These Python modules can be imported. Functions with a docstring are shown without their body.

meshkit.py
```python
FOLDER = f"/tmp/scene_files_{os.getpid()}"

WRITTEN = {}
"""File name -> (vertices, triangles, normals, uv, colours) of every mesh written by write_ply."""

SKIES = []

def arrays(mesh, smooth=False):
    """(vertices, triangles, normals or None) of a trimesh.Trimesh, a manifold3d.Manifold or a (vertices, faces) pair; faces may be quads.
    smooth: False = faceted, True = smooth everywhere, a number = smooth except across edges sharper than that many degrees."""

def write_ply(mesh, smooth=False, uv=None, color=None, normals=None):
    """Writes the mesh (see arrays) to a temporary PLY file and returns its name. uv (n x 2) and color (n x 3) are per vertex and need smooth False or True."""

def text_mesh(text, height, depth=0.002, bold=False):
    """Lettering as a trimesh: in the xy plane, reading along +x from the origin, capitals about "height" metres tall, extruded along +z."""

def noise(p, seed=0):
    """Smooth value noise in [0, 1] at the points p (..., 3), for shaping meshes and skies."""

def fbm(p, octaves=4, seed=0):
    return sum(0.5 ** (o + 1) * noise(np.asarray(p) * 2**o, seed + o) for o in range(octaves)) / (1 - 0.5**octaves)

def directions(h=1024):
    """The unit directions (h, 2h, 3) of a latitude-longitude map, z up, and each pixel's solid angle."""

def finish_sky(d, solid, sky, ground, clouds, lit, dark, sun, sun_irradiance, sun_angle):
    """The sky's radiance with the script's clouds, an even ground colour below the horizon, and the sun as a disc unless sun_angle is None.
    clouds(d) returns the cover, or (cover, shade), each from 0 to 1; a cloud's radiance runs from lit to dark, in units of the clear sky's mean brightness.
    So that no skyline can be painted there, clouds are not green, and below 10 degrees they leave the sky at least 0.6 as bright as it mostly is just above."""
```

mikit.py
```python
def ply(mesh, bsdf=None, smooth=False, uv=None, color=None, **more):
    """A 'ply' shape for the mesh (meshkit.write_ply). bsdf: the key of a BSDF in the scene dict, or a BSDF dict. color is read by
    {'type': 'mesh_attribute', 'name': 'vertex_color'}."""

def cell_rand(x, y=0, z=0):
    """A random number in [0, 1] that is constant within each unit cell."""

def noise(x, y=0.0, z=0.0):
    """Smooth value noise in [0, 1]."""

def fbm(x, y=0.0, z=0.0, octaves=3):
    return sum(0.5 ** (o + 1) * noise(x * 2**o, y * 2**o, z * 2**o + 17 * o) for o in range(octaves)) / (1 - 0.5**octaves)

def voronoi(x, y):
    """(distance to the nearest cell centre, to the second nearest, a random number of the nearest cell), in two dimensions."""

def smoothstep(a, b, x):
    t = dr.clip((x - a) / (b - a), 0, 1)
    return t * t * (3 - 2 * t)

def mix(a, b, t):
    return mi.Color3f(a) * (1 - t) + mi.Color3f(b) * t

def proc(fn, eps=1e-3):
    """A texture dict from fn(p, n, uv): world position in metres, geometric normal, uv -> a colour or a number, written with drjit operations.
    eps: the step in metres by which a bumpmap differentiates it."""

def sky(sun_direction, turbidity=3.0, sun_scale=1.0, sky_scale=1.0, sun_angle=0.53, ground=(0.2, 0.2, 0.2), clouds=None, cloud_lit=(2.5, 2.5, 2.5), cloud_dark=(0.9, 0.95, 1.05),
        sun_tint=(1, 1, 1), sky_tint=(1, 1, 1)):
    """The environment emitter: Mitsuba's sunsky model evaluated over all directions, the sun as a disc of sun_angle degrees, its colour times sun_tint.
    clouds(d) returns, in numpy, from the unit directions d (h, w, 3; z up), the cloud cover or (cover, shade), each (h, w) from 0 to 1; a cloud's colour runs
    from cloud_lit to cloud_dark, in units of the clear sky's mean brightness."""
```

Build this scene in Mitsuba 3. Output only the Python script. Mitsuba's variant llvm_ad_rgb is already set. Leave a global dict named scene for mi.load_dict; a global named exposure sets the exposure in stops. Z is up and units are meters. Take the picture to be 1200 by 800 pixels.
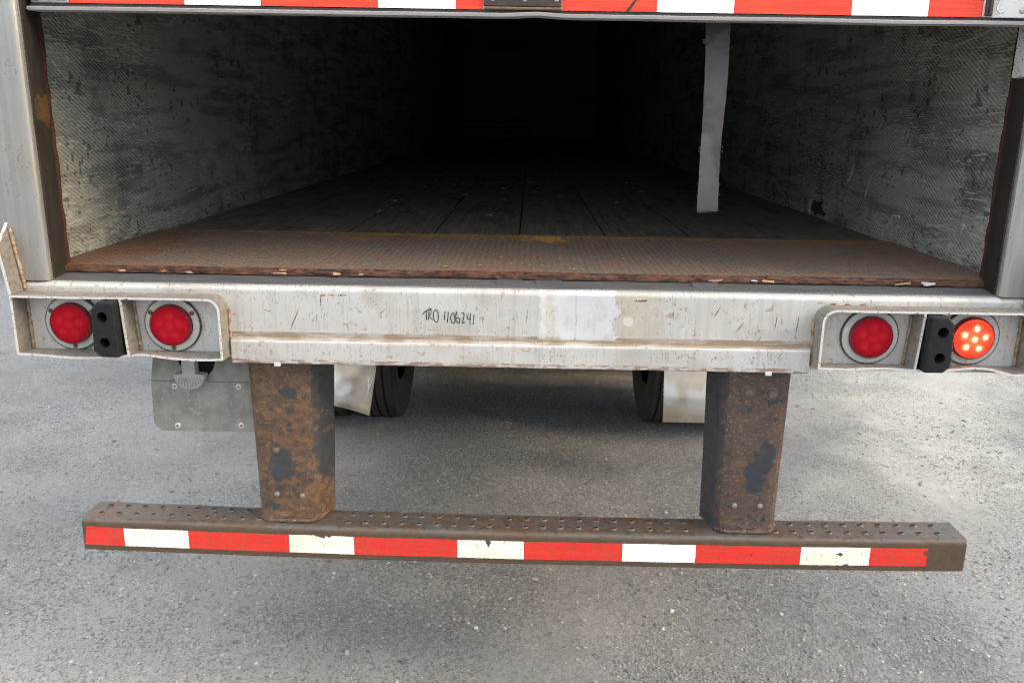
import math
import random
import numpy as np
import trimesh
import drjit as dr
import mitsuba as mi
import manifold3d as m3
from shapely.geometry import Polygon, LineString, Point, box as sbox
import mikit
import meshkit
from mikit import proc, noise, fbm, voronoi, cell_rand, smoothstep, mix

T = mi.ScalarTransform4f
rng = np.random.default_rng(7)
random.seed(7)
scene, labels = {}, {}

# ------------------------------------------------------------------ camera, sky, exposure
CAM = np.array([0.0193, -2.0637, 1.70])
FWD = np.array([-0.017346, 0.966468, -0.256201])
UP = np.array([-0.018479, 0.255886, 0.966530])
scene['camera'] = {'type': 'perspective', 'fov': 62.343, 'fov_axis': 'x', 'near_clip': 0.02, 'far_clip': 2000.0,
                   'to_world': T().look_at(origin=CAM.tolist(), target=(CAM + FWD).tolist(), up=UP.tolist())}
exposure = 3.9


def cloud_cover(d):
    n = meshkit.fbm(d * 3.1 + 5.0, 4, seed=3)
    # an overcast sky: thickest, and so greyest, where one looks through it at a slant
    slant = 1 - np.clip(d[..., 2], 0, 1)
    return np.clip(0.74 + 0.9 * (n - 0.5) + 0.2 * slant, 0, 1), np.clip(0.10 + 0.75 * slant + 0.8 * (meshkit.fbm(d * 2.3, 3, seed=9) - 0.5), 0, 1)


scene['sky'] = mikit.sky((0.85, -0.22, 0.50), turbidity=3, sun_scale=0.18, sun_angle=26, clouds=cloud_cover, sun_tint=(1.0, 0.96, 0.90))


# ------------------------------------------------------------------ helpers
def numbered(key):
    if key not in scene and key not in labels:
        return key
    i = 1
    while f'{key}_{i:03d}' in scene or f'{key}_{i:03d}' in labels:
        i += 1
    return f'{key}_{i:03d}'


def add(name, mesh, mat, parent=None, smooth=False, label=None, category=None, group=None, kind=None, **kw):
    key = numbered((parent + '__' if parent else '') + name)
    scene[key] = mikit.ply(mesh, mat, smooth=smooth, **kw)
    d = {k: v for k, v in (('label', label), ('category', category), ('group', group), ('kind', kind)) if v}
    if d:
        labels[key] = d
    return key


def tm(m):
    if hasattr(m, 'to_mesh'):
        q = m.to_mesh()
        return trimesh.Trimesh(q.vert_properties[:, :3], q.tri_verts, process=False)
    return m


def rbox(x0, x1, y0, y1, z0, z1, r=0.003, seg=8):
    """A box with rounded edges."""
    s = m3.Manifold.sphere(r, seg)
    pts = [s.translate((x, y, z)) for x in (x0 + r, x1 - r) for y in (y0 + r, y1 - r) for z in (z0 + r, z1 - r)]
    return tm(m3.Manifold.batch_hull(pts))


def bx(x0, x1, y0, y1, z0, z1):
    b = trimesh.creation.box((x1 - x0, y1 - y0, z1 - z0))
    b.apply_translation(((x0 + x1) / 2, (y0 + y1) / 2, (z0 + z1) / 2))
    return b


def cat(*ms):
    return trimesh.util.concatenate([tm(m) for m in ms])


def ext_x(prof, xs, deform=None):
    """A closed (y, z) outline swept along x through the stations xs."""
    prof, xs = np.asarray(prof, float), np.asarray(xs, float)
    n, k = len(prof), len(xs)
    v = np.zeros((k, n, 3))
    v[:, :, 0] = xs[:, None]
    v[:, :, 1:] = prof[None]
    i, j = np.meshgrid(np.arange(k - 1), np.arange(n), indexing='ij')
    a, b = i * n + j, i * n + (j + 1) % n
    c, d = a + n, b + n
    f = np.concatenate([np.stack([a, c, b], -1).reshape(-1, 3), np.stack([b, c, d], -1).reshape(-1, 3)])
    pv, pf = trimesh.creation.triangulate_polygon(Polygon(prof), engine='earcut')
    near = np.argmin(((pv[:, None] - prof[None]) ** 2).sum(-1), 1)
    pf = near[pf]
    f = np.concatenate([f, pf, pf[:, ::-1] + (k - 1) * n])
    v = v.reshape(-1, 3)
    if deform:
        v = deform(v)
    m = trimesh.Trimesh(v, f, process=False)
    trimesh.repair.fix_normals(m, multibody=False)
    return m


def resample(pts, step):
    pts = np.asarray(pts, float)
    out = []
    for a, b in zip(pts, np.roll(pts, -1, 0)):
        k = max(1, int(np.ceil(np.linalg.norm(b - a) / step)))
        out += [a + (b - a) * t / k for t in range(k)]
    return np.array(out)


def xz_plate(poly, y0, y1, step=None, deform=None):
    """An (x, z) polygon extruded from y0 (towards the viewer) to y1."""
    parts = []
    for g in getattr(poly, 'geoms', [poly]):
        m = trimesh.creation.extrude_polygon(g, y1 - y0, engine='earcut')
        v = m.vertices.copy()
        m.vertices = np.stack([v[:, 0], y1 - v[:, 2], v[:, 1]], 1)
        if step:
            m = m.subdivide_to_size(step)
        parts.append(m)
    m = cat(*parts)
    if deform:
        m.vertices = deform(np.array(m.vertices))
    if m.volume < 0:
        m.invert()
    return m


def lathe(prof, n=48, axis='y', at=(0, 0, 0)):
    """(radius, along) profile turned about an axis."""
    prof = np.asarray(prof, float)
    a = np.arange(n) * 2 * np.pi / n
    k = len(prof)
    r, t = prof[:, 0][None], np.repeat(prof[:, 1][None], n, 0)
    c, s = np.cos(a)[:, None] * r, np.sin(a)[:, None] * r
    v = {'y': np.stack([c, t, s], -1), 'x': np.stack([t, c, s], -1), 'z': np.stack([c, s, t], -1)}[axis].reshape(-1, 3)
    i, j = np.meshgrid(np.arange(n), np.arange(k - 1), indexing='ij')
    p, q = i * k + j, ((i + 1) % n) * k + j
    f = np.concatenate([np.stack([p, q, p + 1], -1).reshape(-1, 3), np.stack([p + 1, q, q + 1], -1).reshape(-1, 3)])
    m = trimesh.Trimesh(v + np.asarray(at, float), f, process=False)
    c = m.triangles_center - m.vertices.mean(0)
    if (m.area_faces * (m.face_normals * c).sum(1)).sum() < 0:
        m.invert()
    return m


def tube(pts, r, n=6, wob=0.0, seed=0):
    pts = np.asarray(pts, float)
    k = len(pts)
    rad = np.broadcast_to(np.asarray(r, float), (k,)).copy()
    if wob:
        rad *= 1 + wob * (np.random.default_rng(seed).random(k) - 0.5) * 2
    t = np.gradient(pts, axis=0)
    t /= np.linalg.norm(t, axis=1, keepdims=True) + 1e-12
    up = np.array([0.0, 1.0, 0.0]) if abs(t[0][1]) < 0.8 else np.array([1.0, 0, 0])
    u = np.cross(t, up)
    u /= np.linalg.norm(u, axis=1, keepdims=True) + 1e-12
    w = np.cross(t, u)
    a = np.arange(n) * 2 * np.pi / n
    v = pts[:, None] + rad[:, None, None] * (np.cos(a)[None, :, None] * u[:, None] + np.sin(a)[None, :, None] * w[:, None])
    i, j = np.meshgrid(np.arange(k - 1), np.arange(n), indexing='ij')
    p, q = i * n + j, i * n + (j + 1) % n
    f = np.concatenate([np.stack([p, q, p + n], -1).reshape(-1, 3), np.stack([q, q + n, p + n], -1).reshape(-1, 3)])
    v = np.vstack([v.reshape(-1, 3), pts[:1], pts[-1:]])
    b = k * n
    j = np.arange(n)
    f = np.vstack([f, np.stack([j * 0 + b, (j + 1) % n, j], 1), np.stack([j * 0 + b + 1, j + (k - 1) * n, (j + 1) % n + (k - 1) * n], 1)])
    m = trimesh.Trimesh(v, f, process=False)
    if m.volume < 0:
        m.invert()
    return m


def line(a, b, step):
    a, b = np.asarray(a, float), np.asarray(b, float)
    k = max(2, int(np.linalg.norm(b - a) / step))
    return a + (b - a) * np.linspace(0, 1, k)[:, None]


def wn(v, s, seed=0):
    return meshkit.fbm(np.asarray(v) * s + 31.7, 3, seed=seed) - 0.5


# ------------------------------------------------------------------ materials
def mat(key, color, rough=0.6, metallic=0.0, bump=None, scale=1.0, eps=1e-3, twosided=True, spec=0.5, **kw):
    col = proc(color) if callable(color) else {'type': 'rgb', 'value': list(color)}
    rg = proc(rough) if callable(rough) else rough
    d = {'type': 'principled', 'base_color': col, 'roughness': rg, 'metallic': metallic, 'specular': spec, **kw}
    if bump:
        d = {'type': 'bumpmap', 'arbitrary': proc(bump, eps), 'scale': scale, 'bsdf': d}
    if twosided:
        d = {'type': 'twosided', 'bsdf': d}
    scene[key] = d


def n3(p, s, o=0.0):
    return noise(p.x * s + o, p.y * s + o, p.z * s + o)


def f3(p, s, o=0.0, octv=3):
    return fbm(p.x * s + o, p.y * s + o, p.z * s + o, octaves=octv)


def sill_col(p, n, uv):
    c = mix((0.51, 0.505, 0.48), (0.60, 0.595, 0.575), f3(p, 7, 3))
    c = mix(c, (0.40, 0.37, 0.31), 0.45 * smoothstep(0.5, 0.75, f3(p, 11, 40)))
    st = noise(p.x * 70, p.z * 5, 3)
    c = mix(c, (0.44, 0.42, 0.38), 0.35 * smoothstep(0.6, 0.9, st))
    # brown road dirt that lies in the groove above the lower lip and along the bottom edge
    g = fbm(p.x * 22, p.z * 140, 7)
    d = dr.abs(p.z - 1.157)
    c = mix(c, (0.30, 0.225, 0.155), dr.select(d < 0.0095, 1.0, 0.0) * dr.select(dr.abs(p.x) < 0.735, 1.0, 0.0) * (0.45 + 0.5 * smoothstep(0.3, 0.65, g)))
    c = mix(c, (0.29, 0.18, 0.12), dr.select(p.z < 1.099, 0.85, 0.0) * smoothstep(0.40, 0.66, fbm(p.x * 60, p.z * 260, 2)))
    # flakes of rust, and dark nicks
    c = mix(c, (0.36, 0.26, 0.17), 0.7 * smoothstep(0.69, 0.82, fbm(p.x * 75, p.z * 90, 19, octaves=4)))
    c = mix(c, (0.34, 0.30, 0.25), 0.3 * smoothstep(0.60, 0.82, fbm(p.x * 240, p.z * 22, 29)))
    nick = noise(p.x * 420, p.z * 190, 5) * (0.45 + 0.75 * fbm(p.x * 16, p.z * 24, 8))
    c = mix(c, (0.2, 0.17, 0.14), 0.6 * smoothstep(0.76, 0.86, nick))
    # tan stained length right of the paint patch
    e = 0.012 * (noise(p.z * 150, 2) - 0.5)
    tan = smoothstep(0.235, 0.245, p.x + e) * (1 - smoothstep(0.33, 0.37, p.x + e)) * dr.select(p.z > 1.165, 1.0, 0.0)
    c = mix(c, (0.47, 0.42, 0.33), tan * (0.3 + 0.4 * n3(p, 60)))
    # patch of newer white paint with a ragged right edge
    e2 = 0.085 * (fbm(p.z * 42, 4.5, p.x * 12) - 0.5) + 0.014 * (noise(p.z * 260, p.x * 80) - 0.5)
    inx = smoothstep(0.086, 0.102, p.x + 0.5 * e2) * (1 - smoothstep(0.236, 0.239, p.x + e2))
    gap = smoothstep(0.137, 0.139, p.x) * (1 - smoothstep(0.142, 0.145, p.x + 0.003 * (noise(p.z * 90) - 0.5)))
    inz = dr.select(p.z > 1.160, 1.0, 0.0)
    c = mix(c, (0.64, 0.66, 0.70), inx * inz * (1 - 0.7 * gap) * (0.45 + 0.4 * smoothstep(0.3, 0.6, fbm(p.x * 40, p.z * 30, 6))))
    blob = dr.square(p.x - 0.272) + dr.square((p.z - 1.209) * 1.1)
    c = mix(c, (0.64, 0.62, 0.57), 1 - smoothstep(0.00013, 0.00021, blob + 0.00016 * (n3(p, 220) - 0.5)))
    # bare rubbed metal on the crease of the dent
    bx_ = dr.abs(p.x - 0.056 + 0.006 * (noise(p.z * 90, 1.5) - 0.5))
    c = mix(c, (0.76, 0.755, 0.74), (1 - smoothstep(0.001, 0.012, bx_)) * inz * (0.35 + 0.5 * noise(p.x * 120, p.z * 60, 2)))
    return c


def sill_bump(p, n, uv):
    return 0.00025 * fbm(p.x * 45, p.z * 110, p.y * 60) + 0.00025 * smoothstep(0.62, 0.78, noise(p.x * 210, p.z * 60, 1))


mat('metal_sill', sill_col, 0.42, 0.3, sill_bump, 1.0)


def plate_col(p, n, uv):
    c = mix((0.46, 0.45, 0.42), (0.56, 0.55, 0.52), f3(p, 9, 11))
    c = mix(c, (0.33, 0.28, 0.22), 0.75 * smoothstep(0.42, 0.72, f3(p, 24, 5)))
    c = mix(c, (0.22, 0.13, 0.07), smoothstep(0.66, 0.76, f3(p, 60, 8)))
    return c


mat('metal_guard', plate_col, 0.5, 0.25, lambda p, n, uv: 0.0003 * f3(p, 130, 1), 1.0)


def guard_in_col(p, n, uv):
    c = mix((0.175, 0.165, 0.145), (0.25, 0.238, 0.21), f3(p, 40, 11, 4))
    c = mix(c, (0.14, 0.105, 0.08), 0.7 * smoothstep(0.45, 0.75, f3(p, 110, 5, 4)))
    return c


mat('metal_dirty', guard_in_col, 0.6, 0.15, lambda p, n, uv: 0.0004 * f3(p, 120, 1), 1.0)
mat('metal_pale', lambda p, n, uv: mix((0.66, 0.655, 0.64), (0.27, 0.20, 0.15), smoothstep(0.60, 0.72, f3(p, 190, 2))), 0.38, 0.3)


def post_col(p, n, uv):
    c = mix((0.33, 0.335, 0.325), (0.40, 0.40, 0.385), f3(p, 6, 21))
    c = mix(c, (0.36, 0.34, 0.29), 0.6 * smoothstep(0.52, 0.75, fbm(p.x * 30, p.y * 30, p.z * 7)))
    c = c * (0.86 + 0.28 * fbm(p.x * 130, p.y * 130, p.z * 2.5, octaves=4))
    c = mix(c, (0.2, 0.16, 0.12), 0.4 * smoothstep(0.82, 0.90, noise(p.x * 300 + p.y * 90, p.z * 170) * (0.45 + 0.75 * fbm(p.x * 14, p.z * 16, 4))))
    return c


mat('metal_post', post_col, 0.32, 0.6, lambda p, n, uv: 0.0003 * fbm(p.x * 40, p.y * 40, p.z * 25), 1.0)


def channel_col(p, n, uv):
    c = mix((0.020, 0.018, 0.015), (0.046, 0.041, 0.035), fbm(p.y * 40, p.z * 14, p.x * 18, octaves=4))
    c = mix(c, (0.035, 0.03, 0.026), 0.6 * smoothstep(0.5, 0.75, fbm(p.y * 110, p.z * 45, 3, octaves=4)))
    rust = 1 - smoothstep(0.0004, 0.0022, dr.square(p.y - 0.075) + dr.square(p.z - 1.70) + 0.0045 * (f3(p, 60, 0, 4) - 0.5))
    c = mix(c, (0.16, 0.085, 0.03), 0.7 * rust * dr.select(p.x < 0, 1.0, 0.0))
    return c


mat('metal_channel', channel_col, 0.55, 0.35, lambda p, n, uv: 0.0004 * f3(p, 60), 1.0)
mat('rust_edge', lambda p, n, uv: mix((0.022, 0.010, 0.009), (0.075, 0.026, 0.016), f3(p, 55, 2)), 0.85, 0, lambda p, n, uv: 0.0012 * f3(p, 90), 1.0)
mat('weld_brown', lambda p, n, uv: mix((0.30, 0.26, 0.20), (0.24, 0.13, 0.06), smoothstep(0.4, 0.65, f3(p, 90, 2))), 0.6, 0.2)


def threshold_col(p, n, uv):
    c = mix((0.082, 0.064, 0.054), (0.145, 0.112, 0.092), f3(p, 60, 3, 4))
    c = mix(c, (0.150, 0.080, 0.046), 0.8 * smoothstep(0.40, 0.72, fbm(p.x * 16, p.y * 22, 3, octaves=5)))
    c = mix(c, (0.16, 0.135, 0.11), 0.5 * smoothstep(0.62, 0.75, noise(p.x * 240, p.y * 160)))
    back = smoothstep(0.64, 0.82, p.y + 0.26 * (fbm(p.x * 7, p.y * 7, 2) - 0.5) + 0.14 * (noise(p.x * 60, p.y * 60) - 0.5))
    c = mix(c, (0.31, 0.145, 0.028), back * (0.35 + 0.65 * smoothstep(0.3, 0.6, fbm(p.x * 9, p.y * 25, 9))))
    spot = dr.square((p.x - 0.07) / 0.075) + dr.square((p.y - 0.72) / 0.10) + 2.2 * (fbm(p.x * 45, p.y * 25, 5, octaves=4) - 0.5)
    c = mix(c, (0.44, 0.22, 0.035), 1 - smoothstep(0.45, 1.1, spot))
    edge_ = smoothstep(0.768, 0.782, p.y + 0.03 * (fbm(p.x * 30, p.y * 30, 3) - 0.5))
    c = mix(c, (0.36, 0.18, 0.035), edge_ * (0.25 + 0.75 * smoothstep(0.35, 0.6, fbm(p.x * 5, 2.0, 1.0))))
    lip = 1 - smoothstep(0.088, 0.108, p.y + 0.022 * (fbm(p.x * 30, p.y * 30, 8) - 0.5))
    c = mix(c, mix((0.026, 0.013, 0.010), (0.125, 0.050, 0.027), smoothstep(0.3, 0.7, fbm(p.x * 70, p.y * 90, p.z * 160, octaves=4))), lip)
    left = smoothstep(0.95, 1.17, dr.abs(p.x) + 0.2 * (fbm(p.x * 14, p.y * 14) - 0.5))
    c = mix(c, (0.115, 0.050, 0.022), left * dr.select(p.x < 0, 0.75, 0.3))
    return c


def threshold_bump(p, n, uv):
    u, v = (p.x + p.y) / 0.026, (p.x - p.y) / 0.026
    fu, fv = u - dr.floor(u) - 0.5, v - dr.floor(v) - 0.5
    odd = cell_parity(dr.floor(u) + dr.floor(v))
    a = dr.select(odd > 0.5, dr.square(fu / 0.42) + dr.square(fv / 0.14), dr.square(fu / 0.14) + dr.square(fv / 0.42))
    return 0.0024 * (1 - smoothstep(0.4, 1.0, a)) + 0.0020 * f3(p, 120)


def cell_parity(k):
    return k - 2 * dr.floor(k / 2)


mat('rust_plate', threshold_col, 0.72, 0.1, lambda p, n, uv: 0.0022 * f3(p, 120, 0, 4), 1.0)
mat('rust_tread', lambda p, n, uv: mix(threshold_col(p, n, uv), (0.19, 0.155, 0.13), 0.35 + 0.3 * f3(p, 60, 2)), 0.5, 0.25)


def rust_common(p, o, paint, rust_a, rust_b, amount):
    g = f3(p, 40, o, 4)
    c = mix(rust_a, rust_b, smoothstep(0.25, 0.75, f3(p, 75, o + 3, 4)))
    c = mix(c, (0.060, 0.042, 0.033), 0.85 * smoothstep(0.45, 0.72, f3(p, 34, o + 9, 4)))
    c = mix(c, (0.21, 0.125, 0.055), 0.65 * smoothstep(0.55, 0.75, f3(p, 170, o + 5)))
    c = mix(c, (0.045, 0.03, 0.022), 0.6 * smoothstep(0.58, 0.75, f3(p, 230, o + 7)))
    c = mix(paint, c, smoothstep(amount - 0.06, amount + 0.06, g))
    return mix(c, (0.30, 0.28, 0.24), 0.8 * smoothstep(0.74, 0.84, noise(p.x * 330, p.y * 330, p.z * 330) * (0.6 + 0.6 * f3(p, 14, o + 2))))


def left_leg_col(p, n, uv):
    pt = mix((0.026, 0.030, 0.033), (0.046, 0.050, 0.053), f3(p, 50, 7, 4))
    c = rust_common(p, 2.0, pt, (0.074, 0.044, 0.028), (0.150, 0.082, 0.042), 0.31)
    # paint that is left on the inner flange and in two flaked islands on the web
    e = 1.5 * (f3(p, 48, 4, 5) - 0.5)
    isl = dr.minimum(dr.square((p.x + 0.628) / 0.035) + dr.square((p.z - 0.79) / 0.05), dr.square((p.x + 0.600) / 0.022) + dr.square((p.z - 0.995) / 0.016)) + 1.6 * e
    c = mix(pt, c, smoothstep(0.55, 1.15, isl))
    fl = smoothstep(-0.548, -0.535, p.x + 0.03 * e) * smoothstep(0.73, 0.76, p.z + 0.10 * e)
    return mix(c, pt, fl * (1 - 0.8 * smoothstep(0.60, 0.72, f3(p, 40, 61, 4))))


def right_leg_col(p, n, uv):
    pt = mix((0.018, 0.021, 0.028), (0.038, 0.043, 0.052), f3(p, 50, 7, 4))
    c = rust_common(p, 13.0, pt, (0.054, 0.041, 0.036), (0.090, 0.056, 0.042), 0.31)
    e = 1.5 * (f3(p, 48, 24, 5) - 0.5)
    isl = dr.square((p.x - 0.638 - 0.25 * (p.z - 0.8)) / 0.033) + dr.square((p.z - 0.81) / 0.085) + 1.6 * e
    c = mix(pt, c, smoothstep(0.55, 1.15, isl))
    fl = 1 - smoothstep(0.535, 0.548, p.x + 0.03 * e)
    return mix(c, mix(pt, (0.055, 0.035, 0.028), smoothstep(0.52, 0.74, f3(p, 45, 8, 4))), fl * 0.92)


def rust_bump(p, n, uv):
    return 0.0022 * f3(p, 70, 1, 4) + 0.0007 * noise(p.x * 420, p.y * 420, p.z * 420)


mat('rust_leg', left_leg_col, 0.62, 0.0, rust_bump, 1.0)
mat('rust_leg_dark', right_leg_col, 0.6, 0.0, rust_bump, 1.0)


def bar_col(p, n, uv):
    c = mix((0.088, 0.074, 0.065), (0.150, 0.130, 0.116), f3(p, 40, 3, 4))
    c = mix(c, (0.125, 0.072, 0.042), 0.75 * smoothstep(0.42, 0.70, fbm(p.x * 14, p.y * 40, p.z * 50, octaves=4)))
    c = mix(c, (0.085, 0.095, 0.092), 0.6 * smoothstep(0.54, 0.68, f3(p, 26, 33, 4)))
    c = mix(c, (0.055, 0.040, 0.030), 0.7 * smoothstep(0.56, 0.75, f3(p, 130, 12)))
    c = mix(c, mix((0.075, 0.048, 0.028), (0.12, 0.082, 0.05), f3(p, 90, 2)), dr.select(p.y < 0.0025, 0.8, 0.0))
    return c


mat('rust_bar', bar_col, 0.5, 0.25, lambda p, n, uv: 0.0010 * f3(p, 80, 1, 4), 1.0)


def tape_noise(p, s=0.006):
    u, v = p.x / s, p.z / s
    w = u - dr.floor(u)
    q = v - dr.floor(v)
    return dr.select(dr.minimum(dr.minimum(w, 1 - w), dr.minimum(q, 1 - q)) < 0.08, 1.0, 0.0)


mat('tape_red', lambda p, n, uv: mix(mix((0.80, 0.035, 0.022), (0.88, 0.09, 0.03), fbm(p.x * 9, p.z * 130, 2)), (0.60, 0.03, 0.03), 0.5 * tape_noise(p)), 0.30, 0)
mat('tape_red_worn', lambda p, n, uv: mix(mix(mix((0.66, 0.022, 0.022), (0.76, 0.055, 0.024), fbm(p.x * 7, p.z * 130, 2)), (0.50, 0.02, 0.022), 0.6 * tape_noise(p)), (0.22, 0.10, 0.06), 0.6 * smoothstep(0.60, 0.74, fbm(p.x * 130, p.z * 190, 5, octaves=4))), 0.36, 0)
mat('tape_white', lambda p, n, uv: mix(mix((0.93, 0.90, 0.80), (0.88, 0.82, 0.64), smoothstep(0.4, 0.7, fbm(p.x * 14, p.z * 40, 2))), (0.74, 0.72, 0.64), 0.35 * tape_noise(p)) * (1 - 0.3 * smoothstep(0.62, 0.80, fbm(p.x * 110, p.z * 160, 7, octaves=4))), 0.34, 0)
mat('tape_white_clean', lambda p, n, uv: mix((0.95, 0.95, 0.94), (0.86, 0.86, 0.86), 0.4 * tape_noise(p)), 0.30, 0)
mat('black_grime', lambda p, n, uv: mix((0.02, 0.018, 0.016), (0.07, 0.06, 0.05), f3(p, 160)), 0.8)

def lens_col(p, n, uv):
    # the moulding of the lens: a round optic before each diode, ridged between them
    best = mi.Float(9)
    for cx, cz in ((-1.128, 1.183), (-0.875, 1.183), (0.872, 1.185)):
        for ddx, ddz in [(0, 0)] + [(0.0265 * math.sin(math.radians(5 + 72 * k)), 0.0265 * math.cos(math.radians(5 + 72 * k))) for k in range(5)]:
            best = dr.minimum(best, dr.square(p.x - cx - ddx) + dr.square(p.z - cz - ddz))
    d = dr.sqrt(best)
    c = mix((0.76, 0.030, 0.040), (0.66, 0.016, 0.036), smoothstep(0.006, 0.0135, d))
    rg = p.x / 0.0042
    c = c * (0.92 + 0.08 * dr.sin(rg * 6.2832))
    return mix(c, (0.45, 0.02, 0.03), 0.35 * smoothstep(0.5, 0.75, fbm(p.x * 60, p.z * 60, 5)))


scene['red_lens'] = {'type': 'bumpmap', 'arbitrary': proc(lambda p, n, uv: 0.0016 * noise(p.x * 62, p.z * 62, 2), 1e-3), 'scale': 1.0,
                     'bsdf': {'type': 'principledthin', 'base_color': proc(lens_col), 'roughness': 0.12, 'diff_trans': 0.8, 'spec_trans': 0.0, 'eta': 1.5}}
scene['red_lens_lit'] = {'type': 'principledthin', 'base_color': {'type': 'rgb', 'value': [0.86, 0.032, 0.022]}, 'roughness': 0.22, 'diff_trans': 1.0, 'spec_trans': 0.0, 'eta': 1.5}
mat('lens_rim', (0.16, 0.005, 0.012), 0.3)
mat('lamp_flange', lambda p, n, uv: mix((0.44, 0.46, 0.42), (0.54, 0.55, 0.51), f3(p, 40, 6)), 0.45, 0.1)
mat('rubber_black', lambda p, n, uv: mix((0.007, 0.008, 0.010), (0.016, 0.017, 0.020), f3(p, 60, 2)), 0.5, 0, lambda p, n, uv: 0.0006 * f3(p, 160), 1.0, spec=0.28)
mat('void_black', (0.006, 0.006, 0.006), 0.9)
mat('bolt_leg', lambda p, n, uv: mix((0.075, 0.062, 0.055), (0.17, 0.14, 0.12), f3(p, 160, 3)), 0.5, 0.3)
mat('bolt_dark', lambda p, n, uv: mix((0.07, 0.05, 0.04), (0.20, 0.13, 0.08), f3(p, 200, 3)), 0.6, 0.3)
mat('bolt_rust', lambda p, n, uv: mix((0.12, 0.045, 0.02), (0.24, 0.10, 0.03), f3(p, 200, 3)), 0.8, 0)
mat('bolt_zinc', lambda p, n, uv: mix((0.36, 0.35, 0.32), (0.56, 0.55, 0.52), f3(p, 200, 3)), 0.45, 0.5)
mat('rivet_dull', lambda p, n, uv: mix((0.17, 0.155, 0.135), (0.30, 0.285, 0.26), f3(p, 240, 3)), 0.55, 0.3)
mat('rivet_pale', (0.62, 0.61, 0.58), 0.4, 0.4)


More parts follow.
